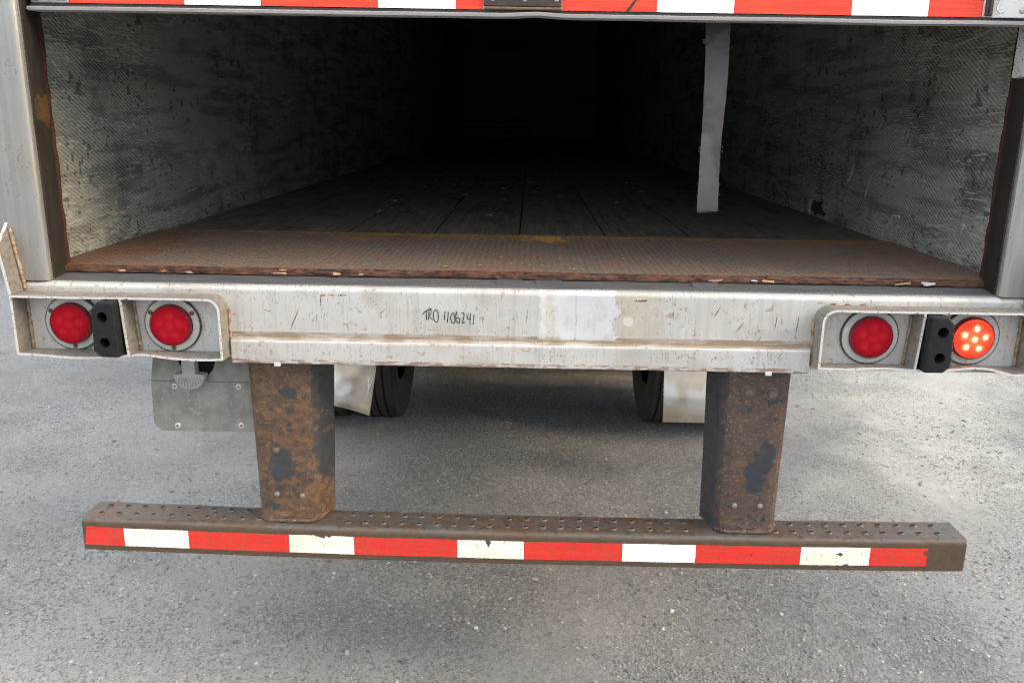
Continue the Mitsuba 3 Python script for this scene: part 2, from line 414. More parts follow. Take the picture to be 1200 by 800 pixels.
def liner_col(p, n, uv):
    sg = dr.select(p.x < 0, 1.0, -1.0)
    w = (p.z + sg * 0.55 * p.y + 0.002 * fbm(p.y * 30, p.z * 30)) / 0.0128
    hatch = 0.5 + 0.5 * dr.sin(w * 6.2832)
    brk = noise(p.y * 75, p.z * 75, 4 + sg)
    hatch = 0.45 + (hatch - 0.45) * smoothstep(0.15, 0.75, fbm(p.y * 16, p.z * 16, 12 + sg)) * (0.4 + brk) + 0.35 * (noise(p.y * 150, p.z * 170, 8) - 0.5)
    base = mix((0.31, 0.317, 0.274), (0.45, 0.46, 0.40), fbm(p.y * 3.5 + 9 * sg, p.z * 6, 2, octaves=4))
    c = base * (0.56 + 0.55 * hatch)
    c = mix(c, c * 0.5, 0.75 * smoothstep(0.42, 0.72, fbm(p.y * 3.5, p.z * 34, 14 + 3 * sg, octaves=5)))
    c = mix(c, c * 0.4, 0.6 * smoothstep(0.52, 0.80, fbm(p.y * 9, p.z * 7, 24 + 5 * sg, octaves=5)))
    c = mix(c, (0.05, 0.045, 0.04), 0.6 * smoothstep(0.70, 0.78, noise(p.y * 60, p.z * 75, 6) * (0.5 + 0.7 * fbm(p.y * 9, p.z * 11, 3))))
    sc = noise(p.y * 30 + p.z * 9, p.z * 330, 3) * (0.4 + 0.8 * fbm(p.y * 4, p.z * 9, 7))
    c = mix(c, (0.55, 0.55, 0.50), 0.5 * smoothstep(0.58, 0.74, sc))
    # brown stain that has crept up the bottom edge and the rear edge
    e = 0.05 * (fbm(p.y * 14, p.z * 14, 3) - 0.5)
    c = mix(c, (0.21, 0.13, 0.06), 0.65 * (1 - smoothstep(0.175, 0.205, p.y + e)) * (1 - smoothstep(1.45, 1.56, p.z + 3 * e)))
    return c


mat('wall_liner', liner_col, 0.55, 0, lambda p, n, uv: 0.0007 * dr.sin((p.z + dr.select(p.x < 0, 0.55, -0.55) * p.y) / 0.0128 * 6.2832) + 0.0006 * f3(p, 60), 1.0, 8e-4)
mat('scuff_pale', lambda p, n, uv: mix((0.42, 0.42, 0.40), (0.58, 0.58, 0.55), f3(p, 90)), 0.7)


def plank_col(o):
    def fn(p, n, uv):
        g = fbm(p.x * 60 + o, p.y * 2.2, 1.0)
        c = mix((0.075, 0.070, 0.066), (0.115, 0.106, 0.097), g)
        c = mix(c, (0.04, 0.037, 0.034), 0.6 * smoothstep(0.45, 0.8, fbm(p.x * 18, p.y * 6 + o, 3, octaves=4)))
        ed = smoothstep(0.62, 0.74, noise(p.x * 240 + o, p.y * 9))
        return mix(c, (0.16, 0.14, 0.115), 0.35 * ed)
    return fn


for i in range(3):
    mat(f'plank_wood_{"abc"[i]}', plank_col(7.3 * i), 0.6, 0, lambda p, n, uv: 0.0009 * fbm(p.x * 110, p.y * 5, 1), 1.0)
mat('roof_skin', (0.45, 0.45, 0.45), 0.6)
mat('side_skin', lambda p, n, uv: mix((0.66, 0.66, 0.65), (0.74, 0.74, 0.73), f3(p, 3)), 0.4)
mat('door_paint', lambda p, n, uv: mix((0.62, 0.62, 0.60), (0.74, 0.74, 0.73), f3(p, 20)), 0.45)
mat('door_dirty', lambda p, n, uv: mix((0.60, 0.57, 0.50), (0.12, 0.11, 0.09), smoothstep(0.45, 0.62, f3(p, 45, 3))), 0.55)
mat('seal_grey', lambda p, n, uv: mix((0.23, 0.225, 0.22), (0.33, 0.325, 0.32), fbm(p.x * 5, p.y * 60, p.z * 60)), 0.5)
mat('seal_and_gap_dark', lambda p, n, uv: mix((0.035, 0.032, 0.038), (0.07, 0.065, 0.07), fbm(p.x * 12, p.y * 60, p.z * 60)), 0.6)
mat('ledge_grey', lambda p, n, uv: mix((0.075, 0.080, 0.086), (0.125, 0.13, 0.135), fbm(p.x * 8, p.y * 50, 3)), 0.5, 0.2, lambda p, n, uv: 0.0004 * f3(p, 120), 1.0)
mat('latch_black', lambda p, n, uv: mix((0.03, 0.028, 0.026), (0.085, 0.065, 0.05), f3(p, 60, 4)), 0.5, 0.3)
mat('latch_rust', lambda p, n, uv: mix((0.20, 0.16, 0.11), (0.16, 0.085, 0.035), f3(p, 60, 4)), 0.7, 0.1)


def strap_col(p, n, uv):
    c = mix((0.066, 0.066, 0.069), (0.098, 0.098, 0.100), fbm(p.x * 20, p.z * 9, 2))
    c = mix(c, (0.042, 0.042, 0.043), 0.75 * smoothstep(0.5, 0.7, fbm(p.x * 12, p.z * 14, 8)))
    w = 0.5 + 0.5 * dr.sin(p.z / 0.0045 * 6.2832)
    return c * (0.86 + 0.14 * w)


mat('strap_web', strap_col, 0.9, 0, lambda p, n, uv: 0.0004 * dr.sin(p.z / 0.0045 * 6.2832), 1.0, twosided=True)
mat('ink_black', (0.012, 0.012, 0.014), 0.5)
mat('flap_steel', lambda p, n, uv: mix((0.64, 0.61, 0.56), (0.52, 0.45, 0.35), smoothstep(0.35, 0.7, fbm(p.x * 12, p.z * 9, 3))), lambda p, n, uv: 0.20 + 0.12 * fbm(p.x * 14, p.z * 14, 2), 0.92,
    lambda p, n, uv: 0.0008 * fbm(p.x * 7, p.z * 6, 1), 1.0, twosided=True)
mat('scratch_bright', (0.85, 0.85, 0.84), 0.3, 0.2)
mat('tyre_rubber', lambda p, n, uv: mix((0.020, 0.019, 0.018), (0.045, 0.042, 0.038), f3(p, 22, 2)), 0.75, 0, lambda p, n, uv: 0.0015 * f3(p, 50), 1.0)
mat('rim_steel', (0.35, 0.35, 0.34), 0.5, 0.4)
mat('chassis_steel', lambda p, n, uv: mix((0.035, 0.03, 0.027), (0.07, 0.05, 0.04), f3(p, 9)), 0.8)


def licence_col(p, n, uv):
    c = mix((0.20, 0.20, 0.18), (0.30, 0.295, 0.27), f3(p, 24, 3, 4))
    c = mix(c, (0.15, 0.148, 0.135), 0.55 * smoothstep(0.35, 0.8, fbm(p.x * 40, p.z * 26, 4, octaves=4)))
    c = mix(c, (0.36, 0.355, 0.335), 0.5 * smoothstep(0.55, 0.85, fbm(p.x * 150, p.z * 170, 9)))
    return c


mat('licence_steel', licence_col, 0.55, 0.25, lambda p, n, uv: 0.0006 * f3(p, 110), 1.0)
mat('lamp_grey', lambda p, n, uv: mix((0.28, 0.295, 0.29), (0.36, 0.375, 0.37), f3(p, 60)), 0.5)
mat('leaf_yellow', lambda p, n, uv: mix((0.42, 0.27, 0.05), (0.55, 0.38, 0.10), f3(p, 60)), 0.7, twosided=True)
mat('leaf_brown', lambda p, n, uv: mix((0.25, 0.14, 0.04), (0.38, 0.25, 0.08), f3(p, 60)), 0.7, twosided=True)
mat('wood_chip', lambda p, n, uv: mix((0.30, 0.19, 0.11), (0.46, 0.33, 0.21), fbm(p.x * 60, p.y * 300, p.z * 300)), 0.8)
mat('chip_rust', lambda p, n, uv: mix((0.40, 0.17, 0.04), (0.52, 0.27, 0.09), f3(p, 90)), 0.8)
mat('paper_white', (0.52, 0.52, 0.51), 0.7, twosided=True)


def dust_and_shade(p):
    w = fbm(p.x * 0.9 + 57.237, p.y * 0.9 + 52.029, 2.0, octaves=4) + 0.10 * (fbm(p.x * 14, p.y * 14, 5.0) - 0.5)  # noise shifted so dustiness drops beneath the trailer, adding painted shade there
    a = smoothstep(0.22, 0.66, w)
    # two pale tracks of dried silt that run past the trailer's right side
    q = p.x - 0.42 * (p.y - 2.0) - 2.15 + 0.9 * (fbm(p.x * 3.3, p.y * 3.3, 4, octaves=5) - 0.5)
    silt = 0.95 * (1 - smoothstep(0.12, 0.74, dr.abs(q) + 0.35 * (fbm(p.x * 9, p.y * 9, 6, octaves=4) - 0.5))) * smoothstep(1.0, 1.9, p.y) * (1 - smoothstep(3.6, 4.6, p.y))
    return a, silt


def ground_col(p, n, uv):
    d1, d2, w = voronoi(p.x / 0.0105, p.y / 0.0105)
    e1, e2, w2 = voronoi(p.x / 0.022 + 5, p.y / 0.022)
    c = mix((0.105, 0.108, 0.111), (0.33, 0.335, 0.34), w * 0.55 + 0.45 * noise(p.x * 150, p.y * 150))
    c = mix(c, (0.37, 0.365, 0.35), 0.7 * smoothstep(0.90, 0.95, w2) * (1 - smoothstep(0.25, 0.45, e1)))
    c = mix(c, (0.10, 0.10, 0.10), 0.7 * (1 - smoothstep(0.03, 0.16, d2 - d1)) * smoothstep(0.35, 0.7, fbm(p.x * 3, p.y * 3, 5)))
    a, silt = dust_and_shade(p)
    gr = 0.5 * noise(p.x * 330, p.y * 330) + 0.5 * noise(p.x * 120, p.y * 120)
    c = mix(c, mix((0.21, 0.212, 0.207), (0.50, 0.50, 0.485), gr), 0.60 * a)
    c = mix(c, mix((0.40, 0.395, 0.35), (0.48, 0.47, 0.43), gr), 0.75 * silt)
    c = mix(c, (0.15, 0.149, 0.147), 0.2 * smoothstep(0.56, 0.70, fbm(p.x * 2.1, p.y * 2.1, 31)))
    pit = noise(p.x * 190, p.y * 150, 9) * (0.5 + 0.7 * fbm(p.x * 4, p.y * 4, 17))
    c = mix(c, (0.08, 0.08, 0.08), 0.55 * smoothstep(0.54, 0.72, pit))
    moss = smoothstep(0.60, 0.72, fbm(p.x * 5, p.y * 5, 12)) * smoothstep(2.8, 3.1, p.y) * (1 - smoothstep(3.6, 3.9, p.y)) * (1 - smoothstep(0.6, 0.8, dr.abs(p.x)))
    return mix(c, (0.20, 0.21, 0.11), 0.45 * moss)


def ground_bump(p, n, uv):
    d1, d2, w = voronoi(p.x / 0.0105, p.y / 0.0105)
    a, silt = dust_and_shade(p)
    return (0.0055 * (1 - smoothstep(0.0, 0.65, d1)) * (0.3 + 0.7 * w) + 0.003 * noise(p.x * 260, p.y * 260)) * (1 - 0.4 * silt) + 0.006 * fbm(p.x * 40, p.y * 40)


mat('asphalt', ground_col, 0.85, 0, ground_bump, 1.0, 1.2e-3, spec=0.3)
scene['gravel_stone'] = {'type': 'principled', 'base_color': {'type': 'mesh_attribute', 'name': 'vertex_color'}, 'roughness': 0.8, 'specular': 0.3}

# ------------------------------------------------------------------ ground and gravel
gx = np.concatenate([-np.geomspace(300, 4.6, 22), np.arange(-4.5, 4.501, 0.018), np.geomspace(4.6, 300, 22)])
gy = np.concatenate([-np.geomspace(300, 0.7, 24), np.arange(-0.6, 6.001, 0.018), np.geomspace(6.1, 300, 24)])


def ground_z(x, y):
    p = np.stack([x, y, x * 0], -1)
    near = np.clip((6.0 - np.abs(x)) / 1.5, 0, 1) * np.clip((8.0 - np.abs(y)) / 2.0, 0, 1)
    h = 0.016 * (meshkit.fbm(p * 2.2, 3, seed=4) - 0.5) + 0.010 * (meshkit.fbm(p * 13, 3, seed=5) - 0.5) + 0.004 * (meshkit.noise(p * 45, seed=6) - 0.5)
    return h * near - 0.004


GX, GY = np.meshgrid(gx, gy, indexing='ij')
gv = np.stack([GX, GY, ground_z(GX, GY)], -1).reshape(-1, 3)
ii, jj = np.meshgrid(np.arange(len(gx) - 1), np.arange(len(gy) - 1), indexing='ij')
a0 = ii * len(gy) + jj
gf = np.concatenate([np.stack([a0, a0 + len(gy), a0 + 1], -1).reshape(-1, 3), np.stack([a0 + 1, a0 + len(gy), a0 + len(gy) + 1], -1).reshape(-1, 3)])
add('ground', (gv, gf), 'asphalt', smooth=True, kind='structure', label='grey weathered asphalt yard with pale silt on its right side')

N = 60000
ico = trimesh.creation.icosahedron()
gxp = rng.uniform(-3.8, 3.8, N * 4)
gyp = rng.uniform(0.02, 4.6, N * 4)
keep = np.abs(gxp) < 1.75 + 0.62 * gyp
dens = meshkit.fbm(np.stack([gxp, gyp, gxp * 0], -1) * 1.5, 3, seed=21)
keep &= rng.random(N * 4) < np.clip((dens - 0.30) * 2.2, 0.08, 1)
gxp, gyp = gxp[keep][:N], gyp[keep][:N]
N = len(gxp)
rad = np.clip(np.exp(rng.normal(math.log(0.0026), 0.45, N)), 0.0016, 0.011)
jit = 1 + 0.28 * (rng.random((N, 12, 1)) - 0.5) * 2
ang = rng.uniform(0, 2 * np.pi, N)
sc = np.stack([rng.uniform(0.8, 1.35, N), rng.uniform(0.7, 1.1, N), rng.uniform(0.45, 0.8, N)], -1)
vv = ico.vertices[None] * jit * sc[:, None] * rad[:, None, None]
ca, sa = np.cos(ang)[:, None], np.sin(ang)[:, None]
vv = np.stack([vv[..., 0] * ca - vv[..., 1] * sa, vv[..., 0] * sa + vv[..., 1] * ca, vv[..., 2]], -1)
vv += np.stack([gxp, gyp, ground_z(gxp, gyp) + 0.25 * rad], -1)[:, None]
ff = ico.faces[None] + (np.arange(N) * 12)[:, None, None]
tone = np.where(rng.random(N) < 0.14, rng.uniform(0.42, 0.58, N), rng.uniform(0.14, 0.40, N))
col = np.repeat(np.stack([tone, tone * 0.99, tone * (0.95 - 0.06 * rng.random(N))], -1)[:, None], 12, 1).reshape(-1, 3)
add('gravel', (vv.reshape(-1, 3), ff.reshape(-1, 3)), 'gravel_stone', color=col, kind='stuff', label='loose grey grit and small stones lying on the asphalt', category='gravel')

# ------------------------------------------------------------------ the trailer: body
P = 'semi_trailer'
labels[P] = {'label': 'semi-trailer seen from behind, its roll-up door partly raised over a dark empty cargo floor', 'category': 'trailer'}
L = 14.6
for s, side in ((-1, 'left'), (1, 'right')):
    x0, x1 = sorted((s * 1.235, s * 1.262))
    add('side_wall', bx(x0, x1, 0.156, L, 1.20, 4.0), 'wall_liner', P, label='grey-green ribbed liner wall, lighter and cleaner' if s < 0 else 'dark scuffed liner wall with a hole near the floor')
    x0, x1 = sorted((s * 1.2645, s * 1.30))
    add('outer_skin', bx(x0, x1, 0.11, L, 1.10, 4.05), 'side_skin', P)
add('roof', bx(-1.262, 1.262, 0.12, L, 4.003, 4.06), 'roof_skin', P)
add('front_wall', bx(-1.234, 1.234, L - 0.06, L - 0.002, 1.20, 4.0), 'wall_liner', P)
add('floor_base', bx(-1.233, 1.233, 0.125, L - 0.07, 1.10, 1.262), 'chassis_steel', P)
edges = [-1.233] + [-0.0125 + 0.2955 * k for k in range(-4, 5)] + [1.233]
for k in range(len(edges) - 1):
    xa, xb = edges[k] + 0.0022, edges[k + 1] - 0.0022
    dz = 0.0012 * (random.random() - 0.5)
    if xb - xa < 0.01:
        continue
    add('floor_plank', rbox(xa, xb, 0.803, L - 0.07, 1.264, 1.309 + dz, 0.003, 4), f'plank_wood_{"abc"[k % 3]}', P)

# threshold plate: rusty checker plate at the rear edge
tp = resample([(0.082, 1.2975), (0.8, 1.2975), (0.8, 1.3135), (0.088, 1.3135), (0.082, 1.310)], 0.03)


def rag(v):
    fr = v[:, 1] < 0.1
    q = np.stack([v[:, 0], v[:, 0] * 0, v[:, 2]], -1)
    v[fr, 1] += 0.010 * wn(q[fr] * [1, 1, 3], 34, 3) + 0.006 * wn(q[fr], 120, 4)
    v[:, 2] += 0.003 * wn(v * [1, 1, 0], 3, 5)
    return v


add('threshold_plate', ext_x(tp, np.arange(-1.232, 1.233, 0.008), rag), 'rust_plate', P, smooth=40, label='rusty checker plate along the rear edge of the cargo floor')

# raised lozenges of the checker plate
lz = np.array([(-0.0085, 0, 0), (-0.004, -0.0026, 0), (0.004, -0.0026, 0), (0.0085, 0, 0), (0.004, 0.0026, 0), (-0.004, 0.0026, 0), (-0.0055, 0, 0.0017), (0.0055, 0, 0.0017)])
lf = np.array([(0, 1, 6), (1, 2, 7), (1, 7, 6), (2, 3, 7), (3, 4, 7), (4, 5, 6), (4, 6, 7), (5, 0, 6)])
ixg, iyg = np.meshgrid(np.arange(-66, 67), np.arange(0, 38), indexing='ij')
ixg, iyg = ixg.ravel(), iyg.ravel()
ta = np.where((ixg + iyg) % 2 == 0, 0.785, -0.785)
tx_, ty_ = ixg * 0.0184, 0.105 + iyg * 0.0184
tv = np.stack([lz[None, :, 0] * np.cos(ta)[:, None] - lz[None, :, 1] * np.sin(ta)[:, None] + tx_[:, None], lz[None, :, 0] * np.sin(ta)[:, None] + lz[None, :, 1] * np.cos(ta)[:, None] + ty_[:, None], np.repeat(lz[None, :, 2], len(ta), 0)], -1)
wear = 0.45 + 0.75 * meshkit.fbm(np.stack([tx_, ty_, tx_ * 0], 1) * 5, 3, seed=8)
tv[..., 2] = tv[..., 2] * wear[:, None] + 1.3133 + 0.003 * wn(tv.reshape(-1, 3) * [1, 1, 0], 3, 5).reshape(tv.shape[:2])
add('tread_lozenge', (tv.reshape(-1, 3), (lf[None] + (np.arange(len(ta)) * 8)[:, None, None]).reshape(-1, 3)), 'rust_tread', P + '__threshold_plate', kind='stuff')

# ------------------------------------------------------------------ rear sill
SY = 0.122


def arc(cy, cz, r, a0, a1, n=7):
    return [(cy + r * math.cos(math.radians(a)), cz + r * math.sin(math.radians(a))) for a in np.linspace(a0, a1, n)]


sp = [(SY, 1.094), (0.004, 1.094), (0.0, 1.098)] + [(0.0, z) for z in np.arange(1.11, 1.272, 0.012)] + arc(0.014, 1.271, 0.014, 180, 90) + [(SY, 1.285)]


def sill_def(v):
    x, z = v[:, 0], v[:, 2]
    w = (v[:, 1] < 0.05).astype(float)
    q = np.stack([x, x * 0, z], -1)
    dy = 0.005 * wn(q, 5.5, 1) + 0.0022 * wn(q, 26, 2)
    dy += -0.0035 * np.exp(-((x - 0.056) / 0.010) ** 2) + 0.004 * np.exp(-((x - 0.11) / 0.05) ** 2) * np.clip((z - 1.15) / 0.05, 0, 1)
    v[:, 1] += w * dy
    v[:, 2] += 0.003 * wn(np.stack([x, x * 0, x * 0], -1), 4, 8) * (z > 1.26)
    return v


add('rear_sill', ext_x(sp, np.linspace(-1.272, 1.272, 320), sill_def), 'metal_sill', P, smooth=45, label='pale scuffed steel sill under the cargo opening, scraped white right of its middle')
lp = [(-0.0005, 1.087)] + arc(-0.012, 1.090, 0.003, 270, 180, 3) + [(-0.015, z) for z in np.arange(1.097, 1.140, 0.008)] + arc(-0.004, 1.141, 0.011, 180, 95, 6) + [(-0.0005, 1.1525)]


def lip_def(v):
    x, z = v[:, 0], v[:, 2]
    q = np.stack([x, x * 0, z], -1)
    w = (v[:, 1] < -0.003)
    v[:, 1] += w * (0.005 * wn(q, 5.5, 1) + 0.0026 * wn(q, 30, 6) - 0.0025 * np.exp(-((x - 0.056) / 0.012) ** 2))
    v[:, 1] += (~w) * 0.006
    v[:, 2] += 0.0022 * wn(np.stack([x, x * 0, x * 0], -1), 22, 9) * (z < 1.095)
    return v


add('lower_lip', ext_x(lp, np.linspace(-0.727, 0.727, 220), lip_def), 'metal_sill', P, smooth=45)
add('seal_ledge', ext_x(resample([(0.016, 1.2845), (0.118, 1.2845), (0.118, 1.2965), (0.05, 1.2925), (0.018, 1.2885)], 0.03), np.linspace(-1.18, 1.18, 120),
                        lambda v: v + np.stack([v[:, 0] * 0, v[:, 0] * 0, 0.0025 * wn(v * [1, 0, 0], 9, 2)], 1)), 'ledge_grey', P, smooth=40, label='grey worn ledge between the sill edge and the rusty plate')
for xa, xb in ((-0.06, 0.005), (0.04, 0.105), (0.435, 0.50)):
    add('seal_remnant', ext_x([(0.045, 1.292), (0.062, 1.2935), (0.060, 1.3015), (0.050, 1.3005)], np.linspace(xa, xb, 12),
                              lambda v: v + np.stack([v[:, 0] * 0, v[:, 0] * 0, 0.003 * wn(v * [1, 0, 0], 40, 2)], 1)), 'seal_and_gap_dark', P, smooth=40)
for xx, zz in ((-0.612, 1.0865), (0.628, 1.0865)):
    add('pale_tab', rbox(xx - 0.008, xx + 0.008, -0.0195, -0.010, zz - 0.006, zz + 0.004, 0.0015, 4), 'metal_pale', P)

# handwriting in marker on the sill
STROKES = [[(-.2434, 1.2187), (-.2383, 1.2239), (-.2325, 1.2292), (-.2261, 1.231), (-.2203, 1.233)], [(-.2321, 1.2284), (-.2331, 1.216), (-.2338, 1.2043)], [(-.2264, 1.23), (-.2274, 1.2161), (-.2285, 1.2044)],
           [(-.2232, 1.2315), (-.2207, 1.2265), (-.2226, 1.2198), (-.227, 1.2154), (-.222, 1.2096), (-.2171, 1.2053)],
           [(-.2118, 1.2303), (-.2154, 1.2251), (-.216, 1.2148), (-.2135, 1.2032), (-.2085, 1.1986), (-.2049, 1.2019), (-.2031, 1.2136), (-.204, 1.2253), (-.2082, 1.2303), (-.2118, 1.2303)],
           [(-.1864, 1.2286), (-.1874, 1.2168), (-.188, 1.2051)], [(-.178, 1.2272), (-.1794, 1.2126), (-.1809, 1.1991)],
           [(-.1662, 1.2238), (-.1712, 1.2201), (-.1727, 1.2098), (-.1699, 1.1996), (-.1649, 1.197), (-.1617, 1.2027), (-.1627, 1.2144), (-.1648, 1.2231), (-.1662, 1.2238)],
           [(-.1565, 1.2279), (-.1594, 1.2174), (-.1591, 1.2042), (-.1549, 1.1972), (-.1506, 1.1992), (-.1498, 1.2087), (-.1527, 1.2124), (-.1584, 1.2101)],
           [(-.1455, 1.2223), (-.1431, 1.2257), (-.1391, 1.2236), (-.1388, 1.2163), (-.1413, 1.206), (-.1441, 1.1986), (-.1406, 1.1986), (-.1355, 1.2005)],
           [(-.1308, 1.2215), (-.1313, 1.2135), (-.1291, 1.2074), (-.1255, 1.2085), (-.122, 1.2122)], [(-.1227, 1.2231), (-.1234, 1.2092), (-.1241, 1.1948)], [(-.1137, 1.2211), (-.1145, 1.2079), (-.1155, 1.1954)]]


def sill_face(x, z):
    x, z = np.asarray(x, float), np.asarray(z, float)
    q = np.stack([x, x * 0, z], -1)
    return 0.005 * wn(q, 5.5, 1) + 0.0022 * wn(q, 26, 2) - 0.0035 * np.exp(-((x - 0.056) / 0.010) ** 2) + 0.004 * np.exp(-((x - 0.11) / 0.05) ** 2) * np.clip((z - 1.15) / 0.05, 0, 1)


ink = []
for st in STROKES:
    st = np.array(st)
    t = np.linspace(0, len(st) - 1, 5 * len(st))
    pts = np.stack([np.interp(t, np.arange(len(st)), st[:, 0]), np.interp(t, np.arange(len(st)), st[:, 1])], 1)
    ink.append(tube(np.stack([pts[:, 0], sill_face(pts[:, 0], pts[:, 1]), pts[:, 1]], 1), 0.0012, 6, 0.12, 3))
add('handwritten_marking', cat(*ink), 'ink_black', P, smooth=True, label='handwritten letters and number in black marker, TRO 1106241')

# scratches and gouges on the sill
SCR = [(-0.553, 1.232, -0.580, 1.168, 0.0012, 'bolt_rust'), (-0.497, 1.262, -0.500, 1.235, 0.001, 'bolt_dark'), (0.5, 1.253, 0.484, 1.222, 0.0012, 'bolt_rust'), (0.383, 1.238, 0.384, 1.222, 0.001, 'bolt_rust'),
       (0.642, 1.24, 0.637, 1.195, 0.0009, 'bolt_dark'), (0.56, 1.215, 0.545, 1.190, 0.0018, 'bolt_rust'), (0.695, 1.235, 0.690, 1.175, 0.0009, 'bolt_dark'), (-0.335, 1.232, -0.355, 1.214, 0.001, 'bolt_dark'),
       (-0.645, 1.225, -0.622, 1.218, 0.0009, 'bolt_dark'), (-0.09, 1.215, -0.094, 1.20, 0.0009, 'bolt_dark'), (0.02, 1.24, 0.018, 1.20, 0.0008, 'bolt_dark'), (-0.06, 1.252, -0.057, 1.240, 0.0012, 'bolt_dark')]
for xa, za, xb, zb, r, m_ in SCR:
    q = line((xa, 0, za), (xb, 0, zb), 0.003)
    q[:, 0] += 0.004 * wn(q * [0, 0, 1], 30, 4)
    q[:, 1] = sill_face(q[:, 0], q[:, 2]) + 0.0003
    add('scratch', tube(q, r * np.sin(np.linspace(0.15, 3.0, len(q))) + 0.0002, 5, 0.5, int(1000 * abs(xa))), m_, P + '__rear_sill')
for xa in (-0.50, -0.478, -0.455, 0.285, 0.30, 0.30, 0.765, 0.80, 0.84):
    q = line((xa, 0, 1.262 + 0.003 * random.random()), (xa + 0.014 + 0.01 * random.random(), 0, 1.262 + 0.004 * random.random()), 0.002)
    q[:, 1] = sill_face(q[:, 0], q[:, 2]) + 0.0003
    add('scratch', tube(q, 0.0016 * np.sin(np.linspace(0.2, 3.0, len(q))) + 0.0003, 5, 0.7, int(1000 * abs(xa))), 'bolt_rust', P + '__rear_sill')

# ------------------------------------------------------------------ corner posts and opening edge
for s in (-1, 1):
    pts = [(1.305, 0.102), (1.305, 0.004), (1.301, 0.0)] + [(1.198 - 0.018 * math.sin(math.radians(a)), 0.018 - 0.018 * math.cos(math.radians(a))) for a in np.linspace(0, 90, 7)] + [(1.181, 0.03), (1.188, 0.1), (1.188, 0.102)]
    poly = Polygon([(s * x, y) for x, y in pts]).buffer(0)
    pm = trimesh.creation.extrude_polygon(poly, 2.76, engine='earcut').subdivide_to_size(0.06)
    pm.vertices = np.array(pm.vertices) + [0, 0, 1.288]
    v = np.array(pm.vertices)
    v[:, 1] += 0.005 * wn(v * [1, 0, 1], 5, 12) * (v[:, 1] < 0.05)
    v[:, 0] += 0.003 * wn(v * [0, 1, 1], 6, 14)
    pm.vertices = v
    add('corner_post', pm, 'metal_post', P, smooth=35, label='bare steel post at the left side of the opening' if s < 0 else 'bare steel post at the right side of the opening')
    x0, x1 = sorted((s * 1.1765, s * 1.1865))
    ch = rbox(x0, x1, 0.021, 0.099, 1.291, 1.803 if s > 0 else 3.95, 0.002, 6)
    ch = ch.subdivide_to_size(0.05)
    v = np.array(ch.vertices)
    v[:, 0] += s * (0.07 * (v[:, 1] - 0.02) + 0.004 * wn(v * [0, 1, 1], 9, 3))
    ch.vertices = v
    add('channel_face', ch, 'metal_channel', P, smooth=35)
    if s > 0:
        add('pale_plate', rbox(1.1765, 1.192, 0.012, 0.099, 1.806, 3.95, 0.002, 6), 'metal_pale', P)
    ed = Polygon([(s * 1.186, 0.1035), (s * 1.300, 0.1035), (s * 1.300, 0.150), (s * 1.221, 0.150), (s * 1.205, 0.153), (s * 1.196, 0.14)])
    em = trimesh.creation.extrude_polygon(ed.buffer(0), 2.70, engine='earcut').subdivide_to_size(0.03)
    v = np.array(em.vertices) + [0, 0, 1.290]
    v[:, 0] += s * 0.012 * wn(v * [0, 1, 1], 22, 5)
    em.vertices = v
    add('rusted_edge', em, 'rust_edge', P, smooth=30, label='maroon rusted edge strip beside the liner wall')

# ------------------------------------------------------------------ roll-up door, partly raised
D = P + '__door'
shear = lambda v: v - np.stack([v[:, 0] * 0, v[:, 0] * 0, 0.004 * v[:, 0] - 0.0015], 1)


def sheared(m):
    m.vertices = shear(np.array(m.vertices))
    return m


add('door', sheared(rbox(-1.170, 1.170, 0.0525, 0.085, 1.941, 2.33, 0.003, 6)), 'door_paint', P, label='white roll-up door with red and white tape along its bottom edge')
for k in range(4):
    add('panel', rbox(-1.170, 1.170, 0.0525, 0.085, 2.334 + 0.4 * k, 2.73 + 0.4 * k, 0.003, 6), 'door_paint', D)
db = [(-1.078, -.802, 'r'), (-.802, -.621, 'w'), (-.621, -.344, 'r'), (-.344, -.1615, 'w'), (-.1615, -.097, 'r'), (.0875, .309, 'r'), (.309, .488, 'w'), (.488, .760, 'r'), (.760, .937, 'w'), (.937, 1.062, 'r')]
for xa, xb, k in db:
    add('red_tape' if k == 'r' else 'white_tape', sheared(xz_plate(sbox(xa + 0.0004, 1.9405, xb - 0.0004, 1.9915), 0.0515, 0.0524)), 'tape_red' if k == 'r' else 'tape_white_clean', D)
tear = [(0.262, 1.985), (0.255, 1.965), (0.243, 1.950), (0.236, 1.941), (0.246, 1.942), (0.256, 1.957), (0.268, 1.975)]
add('tape_tear', sheared(xz_plate(Polygon(tear), 0.0508, 0.0514)), 'black_grime', D, label='dark torn scrape in the red tape')
add('latch_plate', sheared(rbox(-.096, .0865, 0.044, 0.0522, 1.9465, 2.06, 0.003, 6)), 'latch_black', D, label='black steel latch plate riveted to the door')
add('latch_lip', sheared(rbox(-.094, .0865, 0.042, 0.050, 1.9405, 1.9460, 0.0015, 4)), 'latch_rust', D)
for xx in (-0.075, 0.0, 0.074):
    add('rivet', lathe([(0, -0.004), (0.004, -0.0035), (0.0062, -0.001), (0.0062, 0.001)], 14, 'y', (xx, 0.044, 1.9655)), 'rivet_pale', D, smooth=True)
add('bottom_gap', sheared(bx(-1.172, 1.172, 0.056, 0.082, 1.9325, 1.9395)), 'seal_and_gap_dark', D)
sealp = resample([(0.040, 1.9235), (0.047, 1.9225), (0.088, 1.9235), (0.088, 1.932), (0.044, 1.932), (0.040, 1.930)], 0.02)
add('bottom_seal', ext_x(sealp, np.linspace(-1.174, 1.174, 160), lambda v: shear(v) + np.stack([v[:, 0] * 0, 0.006 * wn(v * [1, 0, 0], 8, 3), 0.004 * wn(v * [1, 0, 0], 5, 6) + 0.004 * np.exp(-((v[:, 0] - 0.03) / 0.05) ** 2)], 1)), 'seal_grey', D, smooth=40, label='grey rubber seal strip under the door')
